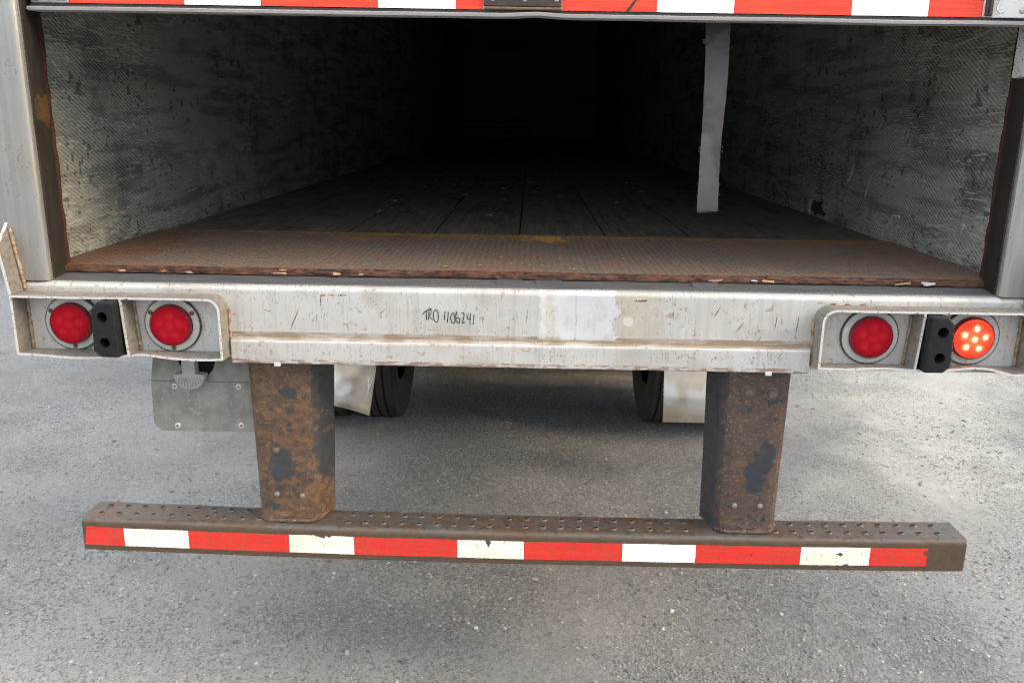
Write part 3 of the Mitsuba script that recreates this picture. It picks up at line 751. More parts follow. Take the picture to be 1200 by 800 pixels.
add('end_plate', sheared(rbox(-1.168, -1.098, 0.046, 0.0522, 1.9440, 2.30, 0.002, 6)), 'door_dirty', D, label='dirty cream end plate of the door')
add('end_plate', sheared(rbox(1.082, 1.168, 0.046, 0.0522, 1.9395, 2.30, 0.002, 6)), 'door_paint', D)
add('roller_bracket', sheared(cat(rbox(-1.096, -1.080, 0.040, 0.0522, 1.946, 2.2, 0.002, 6), tube(line((-1.09, 0.038, 1.947), (-1.083, 0.036, 2.1), 0.01), 0.004, 6, 0.3))), 'latch_black', D)
add('roller_bracket', sheared(cat(rbox(1.066, 1.080, 0.040, 0.0522, 1.943, 2.2, 0.002, 6), tube(line((1.073, 0.036, 1.945), (1.076, 0.036, 2.1), 0.01), 0.003, 6, 0.3))), 'latch_black', D)
add('roller_cable', tube(np.array([(1.090, 0.040, 2.05), (1.092, 0.040, 1.975), (1.087, 0.039, 1.957), (1.095, 0.038, 1.949), (1.102, 0.038, 1.953)]) - [0, 0, 0.0035], 0.0022, 6), 'rivet_pale', D, smooth=True)
for xx, zz in ((1.149, 1.957), (-1.15, 1.957 + 0.008)):
    add('rivet', lathe([(0, -0.004), (0.004, -0.0035), (0.0075, -0.001), (0.0075, 0.001)], 14, 'y', (xx, 0.0455, zz - 0.004)), 'bolt_zinc', D, smooth=True)

# ------------------------------------------------------------------ lamp guards
for s in (-1, 1):
    tag = 'left' if s < 0 else 'right'
    X = lambda x: s * x
    outer = Polygon([(0.733, 1.106), (1.250, 1.106), (1.250, 1.262), (0.733, 1.262)])
    R = 0.034
    cut = sbox(0.733, 1.262 - R, 0.733 + R, 1.262).difference(Point(0.733 + R, 1.262 - R).buffer(R, 24))
    outer = outer.difference(cut)
    inner = sbox(0.7395, 1.1125, 1.2435, 1.2555)
    icut = sbox(0.739, 1.2555 - R + 0.006, 0.7395 + R - 0.006, 1.256).difference(Point(0.7395 + R - 0.006, 1.2555 - R + 0.006).buffer(R - 0.006, 24))
    ring = outer.difference(inner.difference(icut))
    ring = ring.union(Polygon([(0.966, 1.111), (0.9725, 1.111), (0.9805, 1.257), (0.974, 1.257)]))
    from shapely import affinity
    ring = affinity.scale(ring, s, 1, origin=(0, 0))

    def wave(v, s=s):
        low = np.clip((1.125 - v[:, 2]) / 0.012, 0, 1) * np.clip(-v[:, 1] / 0.06, 0, 1)
        ax = np.abs(v[:, 0])
        if s < 0:
            dz = 0.0035 * np.sin(ax * 21 + 0.6) + 0.004 * np.exp(-((ax - 0.93) / 0.035) ** 2)
        else:
            dz = 0.006 + 0.006 * np.exp(-((ax - 1.13) / 0.05) ** 2) - 0.008 * np.exp(-((ax - 1.215) / 0.035) ** 2) + 0.002 * np.sin(ax * 30)
        v[:, 2] += low * dz + 0.0025 * wn(v * [1, 0, 0], 11, 3) * np.clip((v[:, 2] - 1.24) / 0.01, 0, 1)
        return v

    G = add('lamp_guard', xz_plate(ring, -0.0580, 0.004, 0.02, wave), 'metal_dirty', P, smooth=30, label=f'bent steel guard frame around the {tag} pair of tail lamps')
    add('front_edge', xz_plate(ring.buffer(-0.0006), -0.0605, -0.0583, 0.02, wave), 'metal_pale', G, label='paler strip along the front edge')  # paler metal strip along the front faces of the frame
    gus = Polygon([(0.001, 1.2635), (-0.058, 1.2635), (-0.058, 1.374), (-0.052, 1.385), (0.001, 1.428)])
    gm = trimesh.creation.extrude_polygon(gus, 0.0065, engine='earcut')
    v = np.array(gm.vertices)
    gm.vertices = np.stack([s * (1.2438 + v[:, 2] + 0.13 * (v[:, 1] - 1.2635)), v[:, 0], v[:, 1]], 1)
    if gm.volume < 0:
        gm.invert()
    add('gusset', gm, 'metal_dirty', G)
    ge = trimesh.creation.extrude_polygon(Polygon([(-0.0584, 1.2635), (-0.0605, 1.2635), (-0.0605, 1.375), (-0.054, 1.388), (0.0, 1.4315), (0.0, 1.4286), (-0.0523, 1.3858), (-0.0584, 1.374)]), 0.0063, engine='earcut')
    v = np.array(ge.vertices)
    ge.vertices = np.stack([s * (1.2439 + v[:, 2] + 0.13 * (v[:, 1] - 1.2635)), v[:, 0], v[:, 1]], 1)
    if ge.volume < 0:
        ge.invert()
    add('gusset_edge', ge, 'metal_pale', G)
    for (a, b, r) in (((1.240, -0.003, 1.114), (1.240, -0.003, 1.254), 0.0045), ((0.963, -0.003, 1.115), (0.971, -0.003, 1.252), 0.0042), ((1.2405, -0.004, 1.268), (1.2605, -0.004, 1.42), 0.005), ((0.7315, -0.004, 1.108), (0.7315, -0.003, 1.225), 0.0045)):
        q = line((s * a[0], a[1], a[2]), (s * b[0], b[1], b[2]), 0.0028)
        q = q + 0.0035 * np.stack([wn(q, 90, 1), wn(q, 90, 2), wn(q, 90, 3)], 1)
        add('weld_bead', tube(q, r, 7, 0.28, int(a[2] * 1000)), 'weld_brown', G, smooth=True)

    # rubber dock bumper beside the divider
    ch = [(0.9825, 1.1145), (1.030, 1.1145), (1.044, 1.128), (1.040, 1.238), (1.026, 1.254), (0.984, 1.254)]
    hull = []
    sph = m3.Manifold.sphere(0.005, 10)
    for x, z in ch:
        for y in (-0.078, -0.004):
            xx = x - (0.006 if y > -0.05 else 0) + (0.004 if x < 1 else -0.005)
            hull.append(sph.translate((s * xx, y, z + (0.005 if z < 1.18 else -0.005))))
    bump = m3.Manifold.batch_hull(hull)
    zs = (1.216, 1.152)
    for z in zs:
        c_ = m3.Manifold.cylinder(0.05, 0.0115, 0.0135, 20).rotate((90, 0, 0)).translate((s * 1.014, -0.045, z))
        bump = bump - c_
    B = add('rubber_bumper', tm(bump), 'rubber_black', P, smooth=35, label=f'black rubber dock bumper block between the {tag} tail lamps')
    for z in zs:
        add('bolt_head', lathe([(0, -0.052), (0.005, -0.052), (0.007, -0.048), (0.007, -0.044)], 6, 'y', (s * 1.014, 0, z)), 'bolt_dark', B)


# ------------------------------------------------------------------ tail lamps
def tail_lamp(x, z, rusty, lit, label):
    K = numbered(P + '__tail_lamp')
    labels[K] = {'label': label}
    yb = -0.0055
    f = lathe([(0.0515, yb - 0.001), (0.0535, yb - 0.004), (0.0670, yb - 0.0035), (0.0690, yb - 0.0015), (0.0690, 0.004)], 64, 'y', (x, 0, z))
    add('flange', f, 'lamp_flange', K, smooth=30)
    add('gap_ring', lathe([(0.0692, 0.002), (0.0692, yb - 0.0005), (0.0705, yb - 0.001), (0.0718, yb - 0.0002), (0.0718, 0.004)], 64, 'y', (x, 0, z)), 'seal_and_gap_dark', K, smooth=40)  # dark ring stands in for the shadowed gap around the flange
    add('rim', lathe([(0.0522, -0.004), (0.0522, -0.0215), (0.0505, -0.0235), (0.0485, -0.0235), (0.0485, -0.004)], 64, 'y', (x, 0, z)), 'lens_rim', K, smooth=40)
    dome = [(0.0, -0.0285)] + [(0.0484 * math.sin(a), -0.0225 - 0.006 * math.cos(a)) for a in np.linspace(0.15, math.pi / 2, 12)]
    if lit:
        add('lens', lathe(dome, 64, 'y', (x, 0, z)), 'red_lens_lit', K, smooth=True, label='glowing red lens')
        spots = [(0, 0)] + [(0.0265 * math.sin(a), 0.0265 * math.cos(a)) for a in (math.radians(5 + 72 * k) for k in range(5))]
        for dx, dz in spots:
            m = trimesh.creation.icosphere(2, 0.0052)
            m.vertices = m.vertices * [1, 0.6, 1] + [x + dx, -0.0253 if dx == dz == 0 else -0.0243, z + dz]
            key = add('diode', m, 'void_black', K, label='lit warm white diode')
            scene[key]['emitter'] = {'type': 'area', 'radiance': {'type': 'rgb', 'value': LED}}
        add('reflector', lathe([(0, -0.0095), (0.048, -0.0095)], 48, 'y', (x, 0, z)), 'lamp_back', K)
    else:
        add('lens', lathe(dome, 64, 'y', (x, 0, z)), 'red_lens', K, smooth=True)
        add('reflector', lathe([(0, -0.0095), (0.048, -0.0095)], 48, 'y', (x, 0, z)), 'lamp_back', K)
        for dx, dz in [(0, 0)] + [(0.0265 * math.sin(a), 0.0265 * math.cos(a)) for a in (math.radians(5 + 72 * k) for k in range(5))]:
            add('diode', lathe([(0, -0.0195), (0.006, -0.0185), (0.009, -0.0135), (0.010, -0.0097)], 16, 'y', (x + dx, 0, z + dz)), 'rivet_pale', K, smooth=True)
    for k, a in enumerate((60, 180, 300)):
        m_ = ('bolt_rust', 'bolt_dark') if rusty else ('rivet_pale', 'rivet_pale')
        sx, sz = x + 0.0605 * math.sin(math.radians(a)), z + 0.0605 * math.cos(math.radians(a))
        r = 0.0062 if rusty else 0.0048
        add('screw', lathe([(0, yb - 0.0075), (r * 0.7, yb - 0.0068), (r, yb - 0.0045), (r, yb - 0.003)], 12, 'y', (sx, 0, sz)), m_[k % 2], K, smooth=True)


LED = [15.0, 14.0, 9.0]
mat('lamp_back', (0.20, 0.02, 0.012), 0.5)
tail_lamp(-1.128, 1.183, True, False, 'unlit red tail lamp at the far left end of the sill')
tail_lamp(-0.875, 1.183, True, False, 'unlit red tail lamp inward of the left bumper block, its lower screw rusting')
tail_lamp(0.872, 1.185, False, False, 'unlit red tail lamp inward of the right bumper block')
tail_lamp(1.120, 1.187, False, True, 'lit red tail lamp with six glowing diodes at the far right')

# ------------------------------------------------------------------ underride guard: two legs and a bar
GU = P + '__underride_guard'


def bow(x):
    x = np.asarray(x, float)
    return np.where(x < 0, 0.016, 0.008) * (np.abs(x) / 1.19) ** 2 + 0.0035 * (meshkit.fbm(np.stack([x * 2.3, x * 0, x * 0], -1), 2, seed=5) - 0.5)


bp = [(0.112, 0.5285), (0.003, 0.5285), (0.0, 0.5315)] + [(0.0, z) for z in np.arange(0.541, 0.604, 0.010)] + arc(0.0165, 0.6055, 0.0165, 180, 90, 8) + [(y, 0.622) for y in np.arange(0.028, 0.10, 0.012)] + arc(0.102, 0.612, 0.010, 90, 0, 4)


def bar_def(v):
    x = v[:, 0]
    q = v.copy()
    v[:, 2] += bow(x) + 0.002 * wn(q * [1, 1, 0], 14, 3) * (q[:, 2] > 0.615)
    v[:, 1] += 0.003 * wn(q * [1, 0, 1], 9, 4)
    return v


add('underride_guard', ext_x(bp, np.linspace(-1.176, 1.200, 260), bar_def), 'rust_bar', P, smooth=40, label='worn steel underride bar with striped tape across its face')
holes, lips = [], []
for row, (y0, x0, n) in enumerate(((0.081, -1.134, 48), (0.036, -1.138, 48))):
    for k in range(n):
        xx = x0 + (0.0245 if row == 0 and False else 0) + 0.0484 * k
        if (-0.685 < xx < -0.475 and y0 > 0.03) or (0.48 < xx < 0.70 and y0 > 0.03):
            if y0 > 0.05 or 0.5 < abs(xx) < 0.665:
                continue
        xx += 0.0015 * (random.random() - 0.5)
        zz = 0.6205 + float(bow(xx))
        lips.append(lathe([(0.0105, -0.001), (0.0078, 0.0030), (0.0062, 0.0040), (0.0056, 0.0032)], 12, 'z', (xx, y0, zz + 0.001)))
        holes.append(lathe([(0.0, 0.0030), (0.0058, 0.0030)], 12, 'z', (xx, y0, zz + 0.0012)))
add('traction_bump', cat(*lips), 'rust_bar', GU, smooth=30, kind='stuff', label='two rows of raised grip holes along the top of the bar')
add('bump_hole', cat(*holes), 'void_black', GU, kind='stuff')

# striped tape on the bar
gb = [(-1.166, -1.063, 'r'), (-1.063, -.887, 'c'), (-.887, -.6135, 'r'), (-.6135, -.437, 'c'), (-.437, -.1575, 'r'), (-.1575, .0225, 'c'), (.0225, .2865, 'r'), (.2865, .4835, 'w'), (.4835, .763, 'r'), (.763, .9475, 'c'), (.9475, 1.100, 'r')]


def jag(cx, cz, r, seed, sx=1.0):
    g = np.random.default_rng(seed)
    a = np.linspace(0, 2 * np.pi, 18, endpoint=False)
    rr = r * (0.45 + 0.75 * g.random(18))
    return Polygon(np.stack([cx + sx * rr * np.cos(a), cz + rr * np.sin(a)], 1)).buffer(0)


bites = {3: [jag(-.525, .600, .010, 3, 1.9), jag(-.505, .598, .006, 4), jag(-.54, .5985, .005, 6)], 5: [jag(-.075, .590, .008, 9), Polygon([(-.083, .597), (-.066, .597), (-.073, .576)])],
         9: [jag(.868, .5775, .0075, 12, 1.3), jag(.925, .580, .0028, 13), jag(.886, .546, .004, 14, 2)], 10: [jag(1.099, .585, .009, 15), jag(1.102, .562, .006, 16)], 8: [jag(.632, .571, .003, 17, 1.4)]}
for k, (xa, xb, c_) in enumerate(gb):
    zt, zb_ = 0.5975, 0.5455
    poly = sbox(xa + 0.0003, zb_, xb - 0.0003, zt)
    if k == 0:
        poly = Polygon([(-1.172, 0.5455), (-1.0633, 0.5455), (-1.0633, 0.5975), (-1.164, 0.5995)])
    for b in bites.get(k, []):
        poly = poly.difference(b)

    def td(v):
        q = v.copy()
        v[:, 1] += 0.003 * wn(np.stack([q[:, 0], q[:, 0] * 0, q[:, 2]], 1), 9, 4)
        v[:, 2] += bow(q[:, 0])
        return v
    add({'r': 'red_tape', 'c': 'cream_tape', 'w': 'white_tape'}[c_], xz_plate(poly, -0.0016, -0.0004, 0.018, td), {'r': 'tape_red_worn', 'c': 'tape_white', 'w': 'tape_white_clean'}[c_], GU)


def leg(s, m_):
    cx = s * 0.6165
    K = numbered(P + '__guard_leg')
    prof = [(-0.1005, 0.095), (-0.079, 0.022), (-0.066, 0.005), (-0.050, 0.0), (0.050, 0.0), (0.066, 0.005), (0.079, 0.022), (0.1005, 0.095)]
    ls = LineString(prof).buffer(0.0045, cap_style='flat', join_style='round')
    m = trimesh.creation.extrude_polygon(ls, 0.475, engine='earcut').subdivide_to_size(0.025)
    v = np.array(m.vertices)
    t = v[:, 2] / 0.475
    sc_ = 0.985 + (0.135 if s < 0 else 0.09) * t
    v = np.stack([cx + v[:, 0] * sc_, 0.030 + v[:, 1] * 1.0, v[:, 2] + 0.6225 + 0.004], 1)
    v[:, 1] += 0.003 * wn(v, 12, 2)
    v[:, 0] += 0.002 * wn(v, 9, 3)
    m.vertices = v
    add('guard_leg', m, m_, P, smooth=35, label='rusted channel leg holding the underride bar, orange rust on grey paint' if s < 0 else 'dark brown channel leg holding the underride bar, two bolts at its top')
    q = np.array([(cx + sc * 0.985, 0.03 + y - 0.006, 0.6265 + float(bow(cx))) for sc, y in [(-0.079, 0.022), (-0.066, 0.005), (-0.050, 0.0), (0, 0), (0.050, 0.0), (0.066, 0.005), (0.079, 0.022), (0.099, 0.090)]])
    tt = np.linspace(0, len(q) - 1, 60)
    q = np.stack([np.interp(tt, np.arange(len(q)), q[:, i]) for i in range(3)], 1)
    add('weld_bead', tube(q, 0.006, 6, 0.35, 5), m_, K, smooth=True)
    return K


def hexbolt(x, z, r, parent, m_, y=0.0245, h=0.010, n=6):
    add('bolt_head', lathe([(0, y - h), (r * 0.82, y - h), (r, y - h * 0.75), (r, y + 0.004)], n, 'y', (x, 0, z)), m_, parent)
    add('washer', lathe([(0, y - 0.002), (r * 1.45, y - 0.002), (r * 1.5, y - 0.0005), (r * 1.5, y + 0.004)], 20, 'y', (x, 0, z)), m_, parent)


KL = leg(-1, 'rust_leg')
for xx, zz in ((-.647, .708), (-.578, .705)):
    add('rivet', lathe([(0, 0.0215), (0.0045, 0.0215), (0.0072, 0.0235), (0.0080, 0.029)], 14, 'y', (xx, 0, zz)), 'rivet_dull', KL, smooth=True)
for xx, zz in ((-.644, .834),):
    add('rivet', lathe([(0, 0.0195), (0.006, 0.020), (0.010, 0.023), (0.011, 0.028)], 10, 'y', (xx, 0, zz)), 'bolt_dark', KL, smooth=True)
KR = leg(1, 'rust_leg_dark')
for xx, zz in ((.592, 1.024), (.652, 1.021)):
    hexbolt(xx, zz, 0.0125, KR, 'bolt_leg', h=0.013)
for xx, zz in ((.583, .704), (.651, .704)):
    add('rivet', lathe([(0, 0.0215), (0.0045, 0.0215), (0.0072, 0.0235), (0.0080, 0.029)], 14, 'y', (xx, 0, zz)), 'rivet_dull', KR, smooth=True)

# ------------------------------------------------------------------ licence plate bracket and lamp
LB = P + '__licence_bracket'
low = Polygon([(-.969, .8635), (-.690, .8635), (-.690, 1.0045), (-.985, 1.0045), (-.987, .882)])
add('licence_bracket', xz_plate(low, 0.080, 0.085, 0.03, lambda v: v + np.stack([v[:, 0] * 0, 0.004 * wn(v * [1, 0, 1], 12, 3), v[:, 0] * 0], 1)), 'licence_steel', P, smooth=30, label='dirty grey licence plate bracket without a plate')
upp = Polygon([(-.985, 1.0055), (-.690, 1.0055), (-.690, 1.093), (-.984, 1.093)]).difference(Polygon([(-.918, 1.094), (-.914, 1.05), (-.895, 1.030), (-.870, 1.018), (-.834, 1.018), (-.820, 1.035), (-.806, 1.094)]))
um = xz_plate(upp, 0.0815, 0.086)
v = np.array(um.vertices)
v[:, 1] += (v[:, 2] - 1.0055) * 0.35
um.vertices = v
add('upper_panel', um, 'licence_steel', LB)
add('recess', bx(-.93, -.80, 0.10, 0.118, 1.0, 1.092), 'void_black', LB)
for xx, zz in ((-.921, .991), (-.749, .993), (-.923, .879), (-.749, .883)):
    add('rivet', lathe([(0.0032, 0.0760), (0.0065, 0.0755), (0.0085, 0.0775), (0.0092, 0.082)], 12, 'y', (xx, 0, zz)), 'rivet_pale', LB, smooth=True)
    add('rivet_core', lathe([(0, 0.0775), (0.0038, 0.0765)], 10, 'y', (xx, 0, zz)), 'bolt_dark', LB)
lx = -.870
half = Polygon([(lx - .041, 1.031), (lx - .041, 1.024)] + [(lx + .038 * math.cos(math.radians(a)), 1.022 + .030 * math.sin(math.radians(a))) for a in np.linspace(180, 360, 14)] + [(lx + .041, 1.024), (lx + .041, 1.031), (lx + .017, 1.034), (lx + .017, 1.09), (lx - .017, 1.09), (lx - .017, 1.034)])
LA = add('licence_lamp', xz_plate(half.buffer(0), 0.052, 0.079), 'lamp_grey', LB, label='small grey licence plate lamp with a ribbed face')
ribs = []
for k in range(9):
    xx = lx - 0.030 + 0.0075 * k
    zz = 1.022 - math.sqrt(max(0.0, 0.028 ** 2 - (0.95 * (xx - lx)) ** 2 * 0.6))
    ribs.append(rbox(xx - 0.0016, xx + 0.0016, 0.0485, 0.0525, zz + 0.002, 1.022, 0.001, 4))
add('lamp_rib', cat(*ribs), 'lamp_grey', LB, kind='stuff')

# ------------------------------------------------------------------ running gear
for xx in (-0.6, 0.48):
    add('landing_leg', bx(xx, xx + 0.12, 11.6, 11.72, -0.01, 1.098), 'chassis_steel', P)
for s in (-1, 1):
    x0, x1 = sorted((s * 0.47, s * 0.56))
    add('frame_rail', bx(x0, x1, 0.90, 5.2, 0.90, 1.098), 'chassis_steel', P)
for s in (-1, 1):
    x0, x1 = sorted((s * 1.262, s * 1.285))
    add('added_skirt', bx(x0, x1, 4.75, 11.2, 0.33, 1.098), 'side_skin', P)  # unseen skirts added to darken the ground beneath the trailer
for ya in (2.68, 3.93):
    add('air_spring', lathe([(0.10, 0.0), (0.14, 0.03), (0.14, 0.25), (0.09, 0.29)], 20, 'z', (-0.5, ya + 0.33, 0.60)), 'tyre_rubber', P, smooth=40)
    add('air_spring', lathe([(0.10, 0.0), (0.14, 0.03), (0.14, 0.25), (0.09, 0.29)], 20, 'z', (0.5, ya + 0.33, 0.60)), 'tyre_rubber', P, smooth=40)
    add('axle', tube(line((-1.20, ya, 0.51), (1.20, ya, 0.51), 0.3), 0.065, 16), 'chassis_steel', P, smooth=40)
    for s in (-1, 1):
        for xi in (0.672, 0.970):
            W = numbered(P + '__wheel')
            labels[W] = {}
            del labels[W]
            w = 0.268
            grooves = []
            for g in (0.05, 0.098, 0.146, 0.194):
                grooves += [(0.510, g - 0.001), (0.497, g + 0.001), (0.497, g + 0.010), (0.510, g + 0.012)]
            pr = [(0.29, 0.035), (0.33, 0.018), (0.40, 0.004), (0.46, 0.008), (0.495, 0.016), (0.507, 0.026)] + grooves + [(0.507, w - 0.026), (0.495, w - 0.016), (0.46, w - 0.008), (0.40, w - 0.004), (0.33, w - 0.018), (0.29, w - 0.035)]
            xo = s * xi if s > 0 else -xi - w
            K = P + '__wheel'
            key = add('wheel', lathe(pr, 72, 'x', (xo, ya, 0.507)), 'tyre_rubber', P, smooth=35)
            add('rim', lathe([(0.292, 0.034), (0.285, 0.05), (0.27, 0.08), (0.12, 0.10), (0.0, 0.10)] if s < 0 else [(0.292, w - 0.034), (0.285, w - 0.05), (0.27, w - 0.08), (0.12, w - 0.10), (0, w - 0.10)], 32, 'x', (xo, ya, 0.507)), 'rim_steel', key, smooth=35)
for s in (-1, 1):
    us, ts = np.linspace(0, 1, 40), np.linspace(0, 1, 36)
    U, Tt = np.meshgrid(us, ts, indexing='ij')
    z_in = 0.324 if s > 0 else 0.322
    bot = z_in + (0.0 if s > 0 else 0.19) * U * (1 - 0.6 * U)
    Zf = bot + Tt * (0.86 - bot)
    inn = 0.665 if s > 0 else 0.665 + 0.055 * (1 - Tt) ** 1.6
    Xf = inn + U * (1.237 - inn)
    zc = np.clip(Zf - 0.36, 0, 0.09)
    Yf = 1.70 + 0.06 * (Zf - 0.33) + 0.2 * (zc ** 2 / 0.18 + np.clip(Zf - 0.45, 0, None))
    q = np.stack([Xf, Yf, Zf], -1)
    if s < 0:
        Yf = Yf + 0.035 * wn(q * [1, 0, 1], 4.5, 6) + 0.02 * (0.6 - Tt) * np.exp(-(U / 0.25) ** 2)
    else:
        Yf = Yf + 0.006 * wn(q * [1, 0, 1], 4, 8)
    vf = np.stack([s * Xf, Yf, Zf], -1).reshape(-1, 3)
    ia, ja = np.meshgrid(np.arange(39), np.arange(35), indexing='ij')
    k0 = ia * 36 + ja
    ffl = np.concatenate([np.stack([k0, k0 + 36, k0 + 1], -1).reshape(-1, 3), np.stack([k0 + 1, k0 + 36, k0 + 37], -1).reshape(-1, 3)])
    sheet = trimesh.Trimesh(vf, ffl, process=False)
    back = trimesh.Trimesh(vf + [0, 0.004, 0], ffl[:, ::-1], process=False)
    F = add('wheel_fender', cat(sheet, back), 'flap_steel', P, smooth=True, label='bent polished metal fender plate in front of the left wheels' if s < 0 else 'flat polished metal fender plate in front of the right wheels')
    if s < 0:
        for pl in ([(-.716, .51), (-.722, .485), (-.721, .455), (-.724, .42)], [(-.702, .505), (-.712, .475), (-.721, .455)]):
            def fy(x, z):
                i = np.argmin((vf[:, 0] - x) ** 2 + (vf[:, 2] - z) ** 2)
                return vf[i, 1] - 0.003
            pts = np.array([(x, fy(x, z), z) for x, z in pl])
            add('scratch', tube(pts, 0.0035, 5, 0.3, 2), 'scratch_bright', F)

# ------------------------------------------------------------------ scuffs in the cargo space
for side, pl, r in ((1, [(0.842, 1.345), (0.835, 1.368), (0.80, 1.398), (0.755, 1.403), (0.748, 1.392)], 0.0035), (1, [(0.33, 1.43), (0.345, 1.395)], 0.003), (1, [(1.02, 1.52), (1.05, 1.47), (1.06, 1.43)], 0.0025), (1, [(0.93, 1.40), (0.95, 1.37)], 0.002),
                    (1, [(1.20, 1.56), (1.22, 1.50), (1.25, 1.47)], 0.003), (-1, [(3.0, 1.70), (3.04, 1.62)], 0.003), (-1, [(0.23, 1.83), (0.27, 1.80)], 0.0018), (-1, [(1.05, 1.42), (1.15, 1.425)], 0.0025), (-1, [(0.22, 1.615), (0.235, 1.61)], 0.004)):
    q = np.array([(side * 1.2345, y, z) for y, z in pl])
    tt = np.linspace(0, len(q) - 1, 6 * len(q))
    q = np.stack([np.interp(tt, np.arange(len(q)), q[:, i]) for i in range(3)], 1)
    add('scuff', tube(q, r * np.sin(np.linspace(0.2, 3, len(q))) * 0.8 + 0.0005, 5, 0.5, 3), 'scuff_pale', P + ('__side_wall' if side < 0 else '__side_wall_001'))
hole = jag(1.56, 1.352, 0.034, 37, 3.2).buffer(0.006).buffer(-0.004)
hm = trimesh.creation.extrude_polygon(hole, 0.004, engine='earcut')
v = np.array(hm.vertices)
hm.vertices = np.stack([1.2325 + v[:, 2], v[:, 0], v[:, 1] - 0.006], 1)
if hm.volume < 0:
    hm.invert()
add('hole', hm, 'black_grime', P + '__side_wall_001', label='ragged dark hole near the floor')
hp = trimesh.creation.extrude_polygon(jag(1.655, 1.342, 0.028, 32, 0.8), 0.006, engine='earcut')
v = np.array(hp.vertices)
hp.vertices = np.stack([1.230 + v[:, 2], v[:, 0], v[:, 1]], 1)
if hp.volume < 0:
    hp.invert()
add('torn_flap', hp, 'scuff_pale', P + '__side_wall_001')

# ------------------------------------------------------------------ pull strap
nu, nt = 9, 90
U, Tt = np.meshgrid(np.linspace(-1, 1, nu), np.linspace(0, 1, nt), indexing='ij')
wdt = 0.0315 - 0.0060 * Tt
edge = np.where(np.abs(U) > 0.99, 1 + 0.035 * (rng.random(U.shape) - 0.5) * 2, 1)
cx = 0.4655 + 0.010 * Tt + 0.006 * np.sin(5 * Tt)
yy = 0.115 + 0.018 * np.sin(4.0 * Tt + 0.4) + 0.010 * U * np.sin(3.2 * Tt) + 0.004 * np.sin(9 * Tt + 1.8 * U) + 0.006 * np.exp(-((Tt - 0.20 - 0.03 * U) / 0.012) ** 2)
zz = 1.972 - Tt * 0.495 + 0.003 * (rng.random(U.shape) - 0.5) * (Tt > 0.995)
sv = np.stack([cx + U * wdt * edge, yy, zz], -1).reshape(-1, 3)
ia, ja = np.meshgrid(np.arange(nu - 1), np.arange(nt - 1), indexing='ij')
k0 = ia * nt + ja
sf = np.concatenate([np.stack([k0, k0 + 1, k0 + nt], -1).reshape(-1, 3), np.stack([k0 + 1, k0 + nt + 1, k0 + nt], -1).reshape(-1, 3)])
front, rear = trimesh.Trimesh(sv, sf, process=False), trimesh.Trimesh(sv + [0, 0.0022, 0], sf[:, ::-1], process=False)
labels['pull_strap'] = {'label': 'frayed grey webbing pull strap hanging from the raised door', 'category': 'strap'}
add('webbing', cat(front, rear), 'strap_web', 'pull_strap', smooth=True)
fr = []
for k in range(46):
    t = random.choice([0.17, 0.18, 0.42, 0.68, 0.70, 0.86, random.random()])
    sgn = -1 if (t < 0.2 or random.random() < 0.5) else 1
    x0 = 0.4655 + 0.010 * t + 0.006 * math.sin(5 * t) + sgn * (0.0315 - 0.006 * t) * 0.97
    y0 = 0.1155 + 0.018 * math.sin(4 * t + 0.4) + 0.010 * sgn * math.sin(3.2 * t)
    z0 = 1.972 - t * 0.495
    ln = 0.002 + 0.006 * random.random() * (1.5 if t < 0.2 else 0.7)
    fr.append(tube(np.array([(x0, y0, z0), (x0 + sgn * ln * 0.6, y0 - 0.001, z0 - 0.002 * random.random()), (x0 + sgn * ln, y0 + 0.003 * (random.random() - 0.5), z0 - 0.006 * random.random())]), 0.0008, 4))
for k in range(16):
    x0 = 0.4755 - 0.006 + 0.049 * (random.random() - 0.5)
    fr.append(tube(np.array([(x0, 0.098, 1.478), (x0 + 0.003 * (random.random() - 0.5), 0.098, 1.4745), (x0 + 0.008 * (random.random() - 0.5), 0.099, 1.472)]), 0.0008, 4))
add('frayed_thread', cat(*fr), 'strap_web', 'pull_strap', smooth=True, kind='stuff')


# ------------------------------------------------------------------ leaves and chips lying in the trailer
def leaf(x, y, z, size, m_, name, label, cat_, group):
    a = random.uniform(0, math.pi)
    n = 9
    t = np.linspace(0, 1, n)
    wdt = 0.34 * np.sin(np.pi * t ** 0.8) + 0.02
    left = np.stack([t - 0.5, wdt, 0.10 * np.sin(3 * t) + 0.10 * wdt], 1)
    right = np.stack([t - 0.5, -wdt, 0.10 * np.sin(3 * t) + 0.14 * wdt], 1)
    mid = np.stack([t - 0.5, t * 0, 0.10 * np.sin(3 * t)], 1)
    v = np.vstack([left, mid, right]) * size * random.uniform(0.85, 1.15)
    f = []
    for k in range(n - 1):
        for o in (0, n):
            f += [(o + k, o + n + k, o + k + 1), (o + k + 1, o + n + k, o + n + k + 1)]
    ca_, sa_ = math.cos(a), math.sin(a)
    v = np.stack([v[:, 0] * ca_ - v[:, 1] * sa_ + x, v[:, 0] * sa_ + v[:, 1] * ca_ + y, v[:, 2] + z + 0.001], 1)
    add(name, (v, np.array(f)), m_, smooth=True, label=label, category=cat_, group=group)


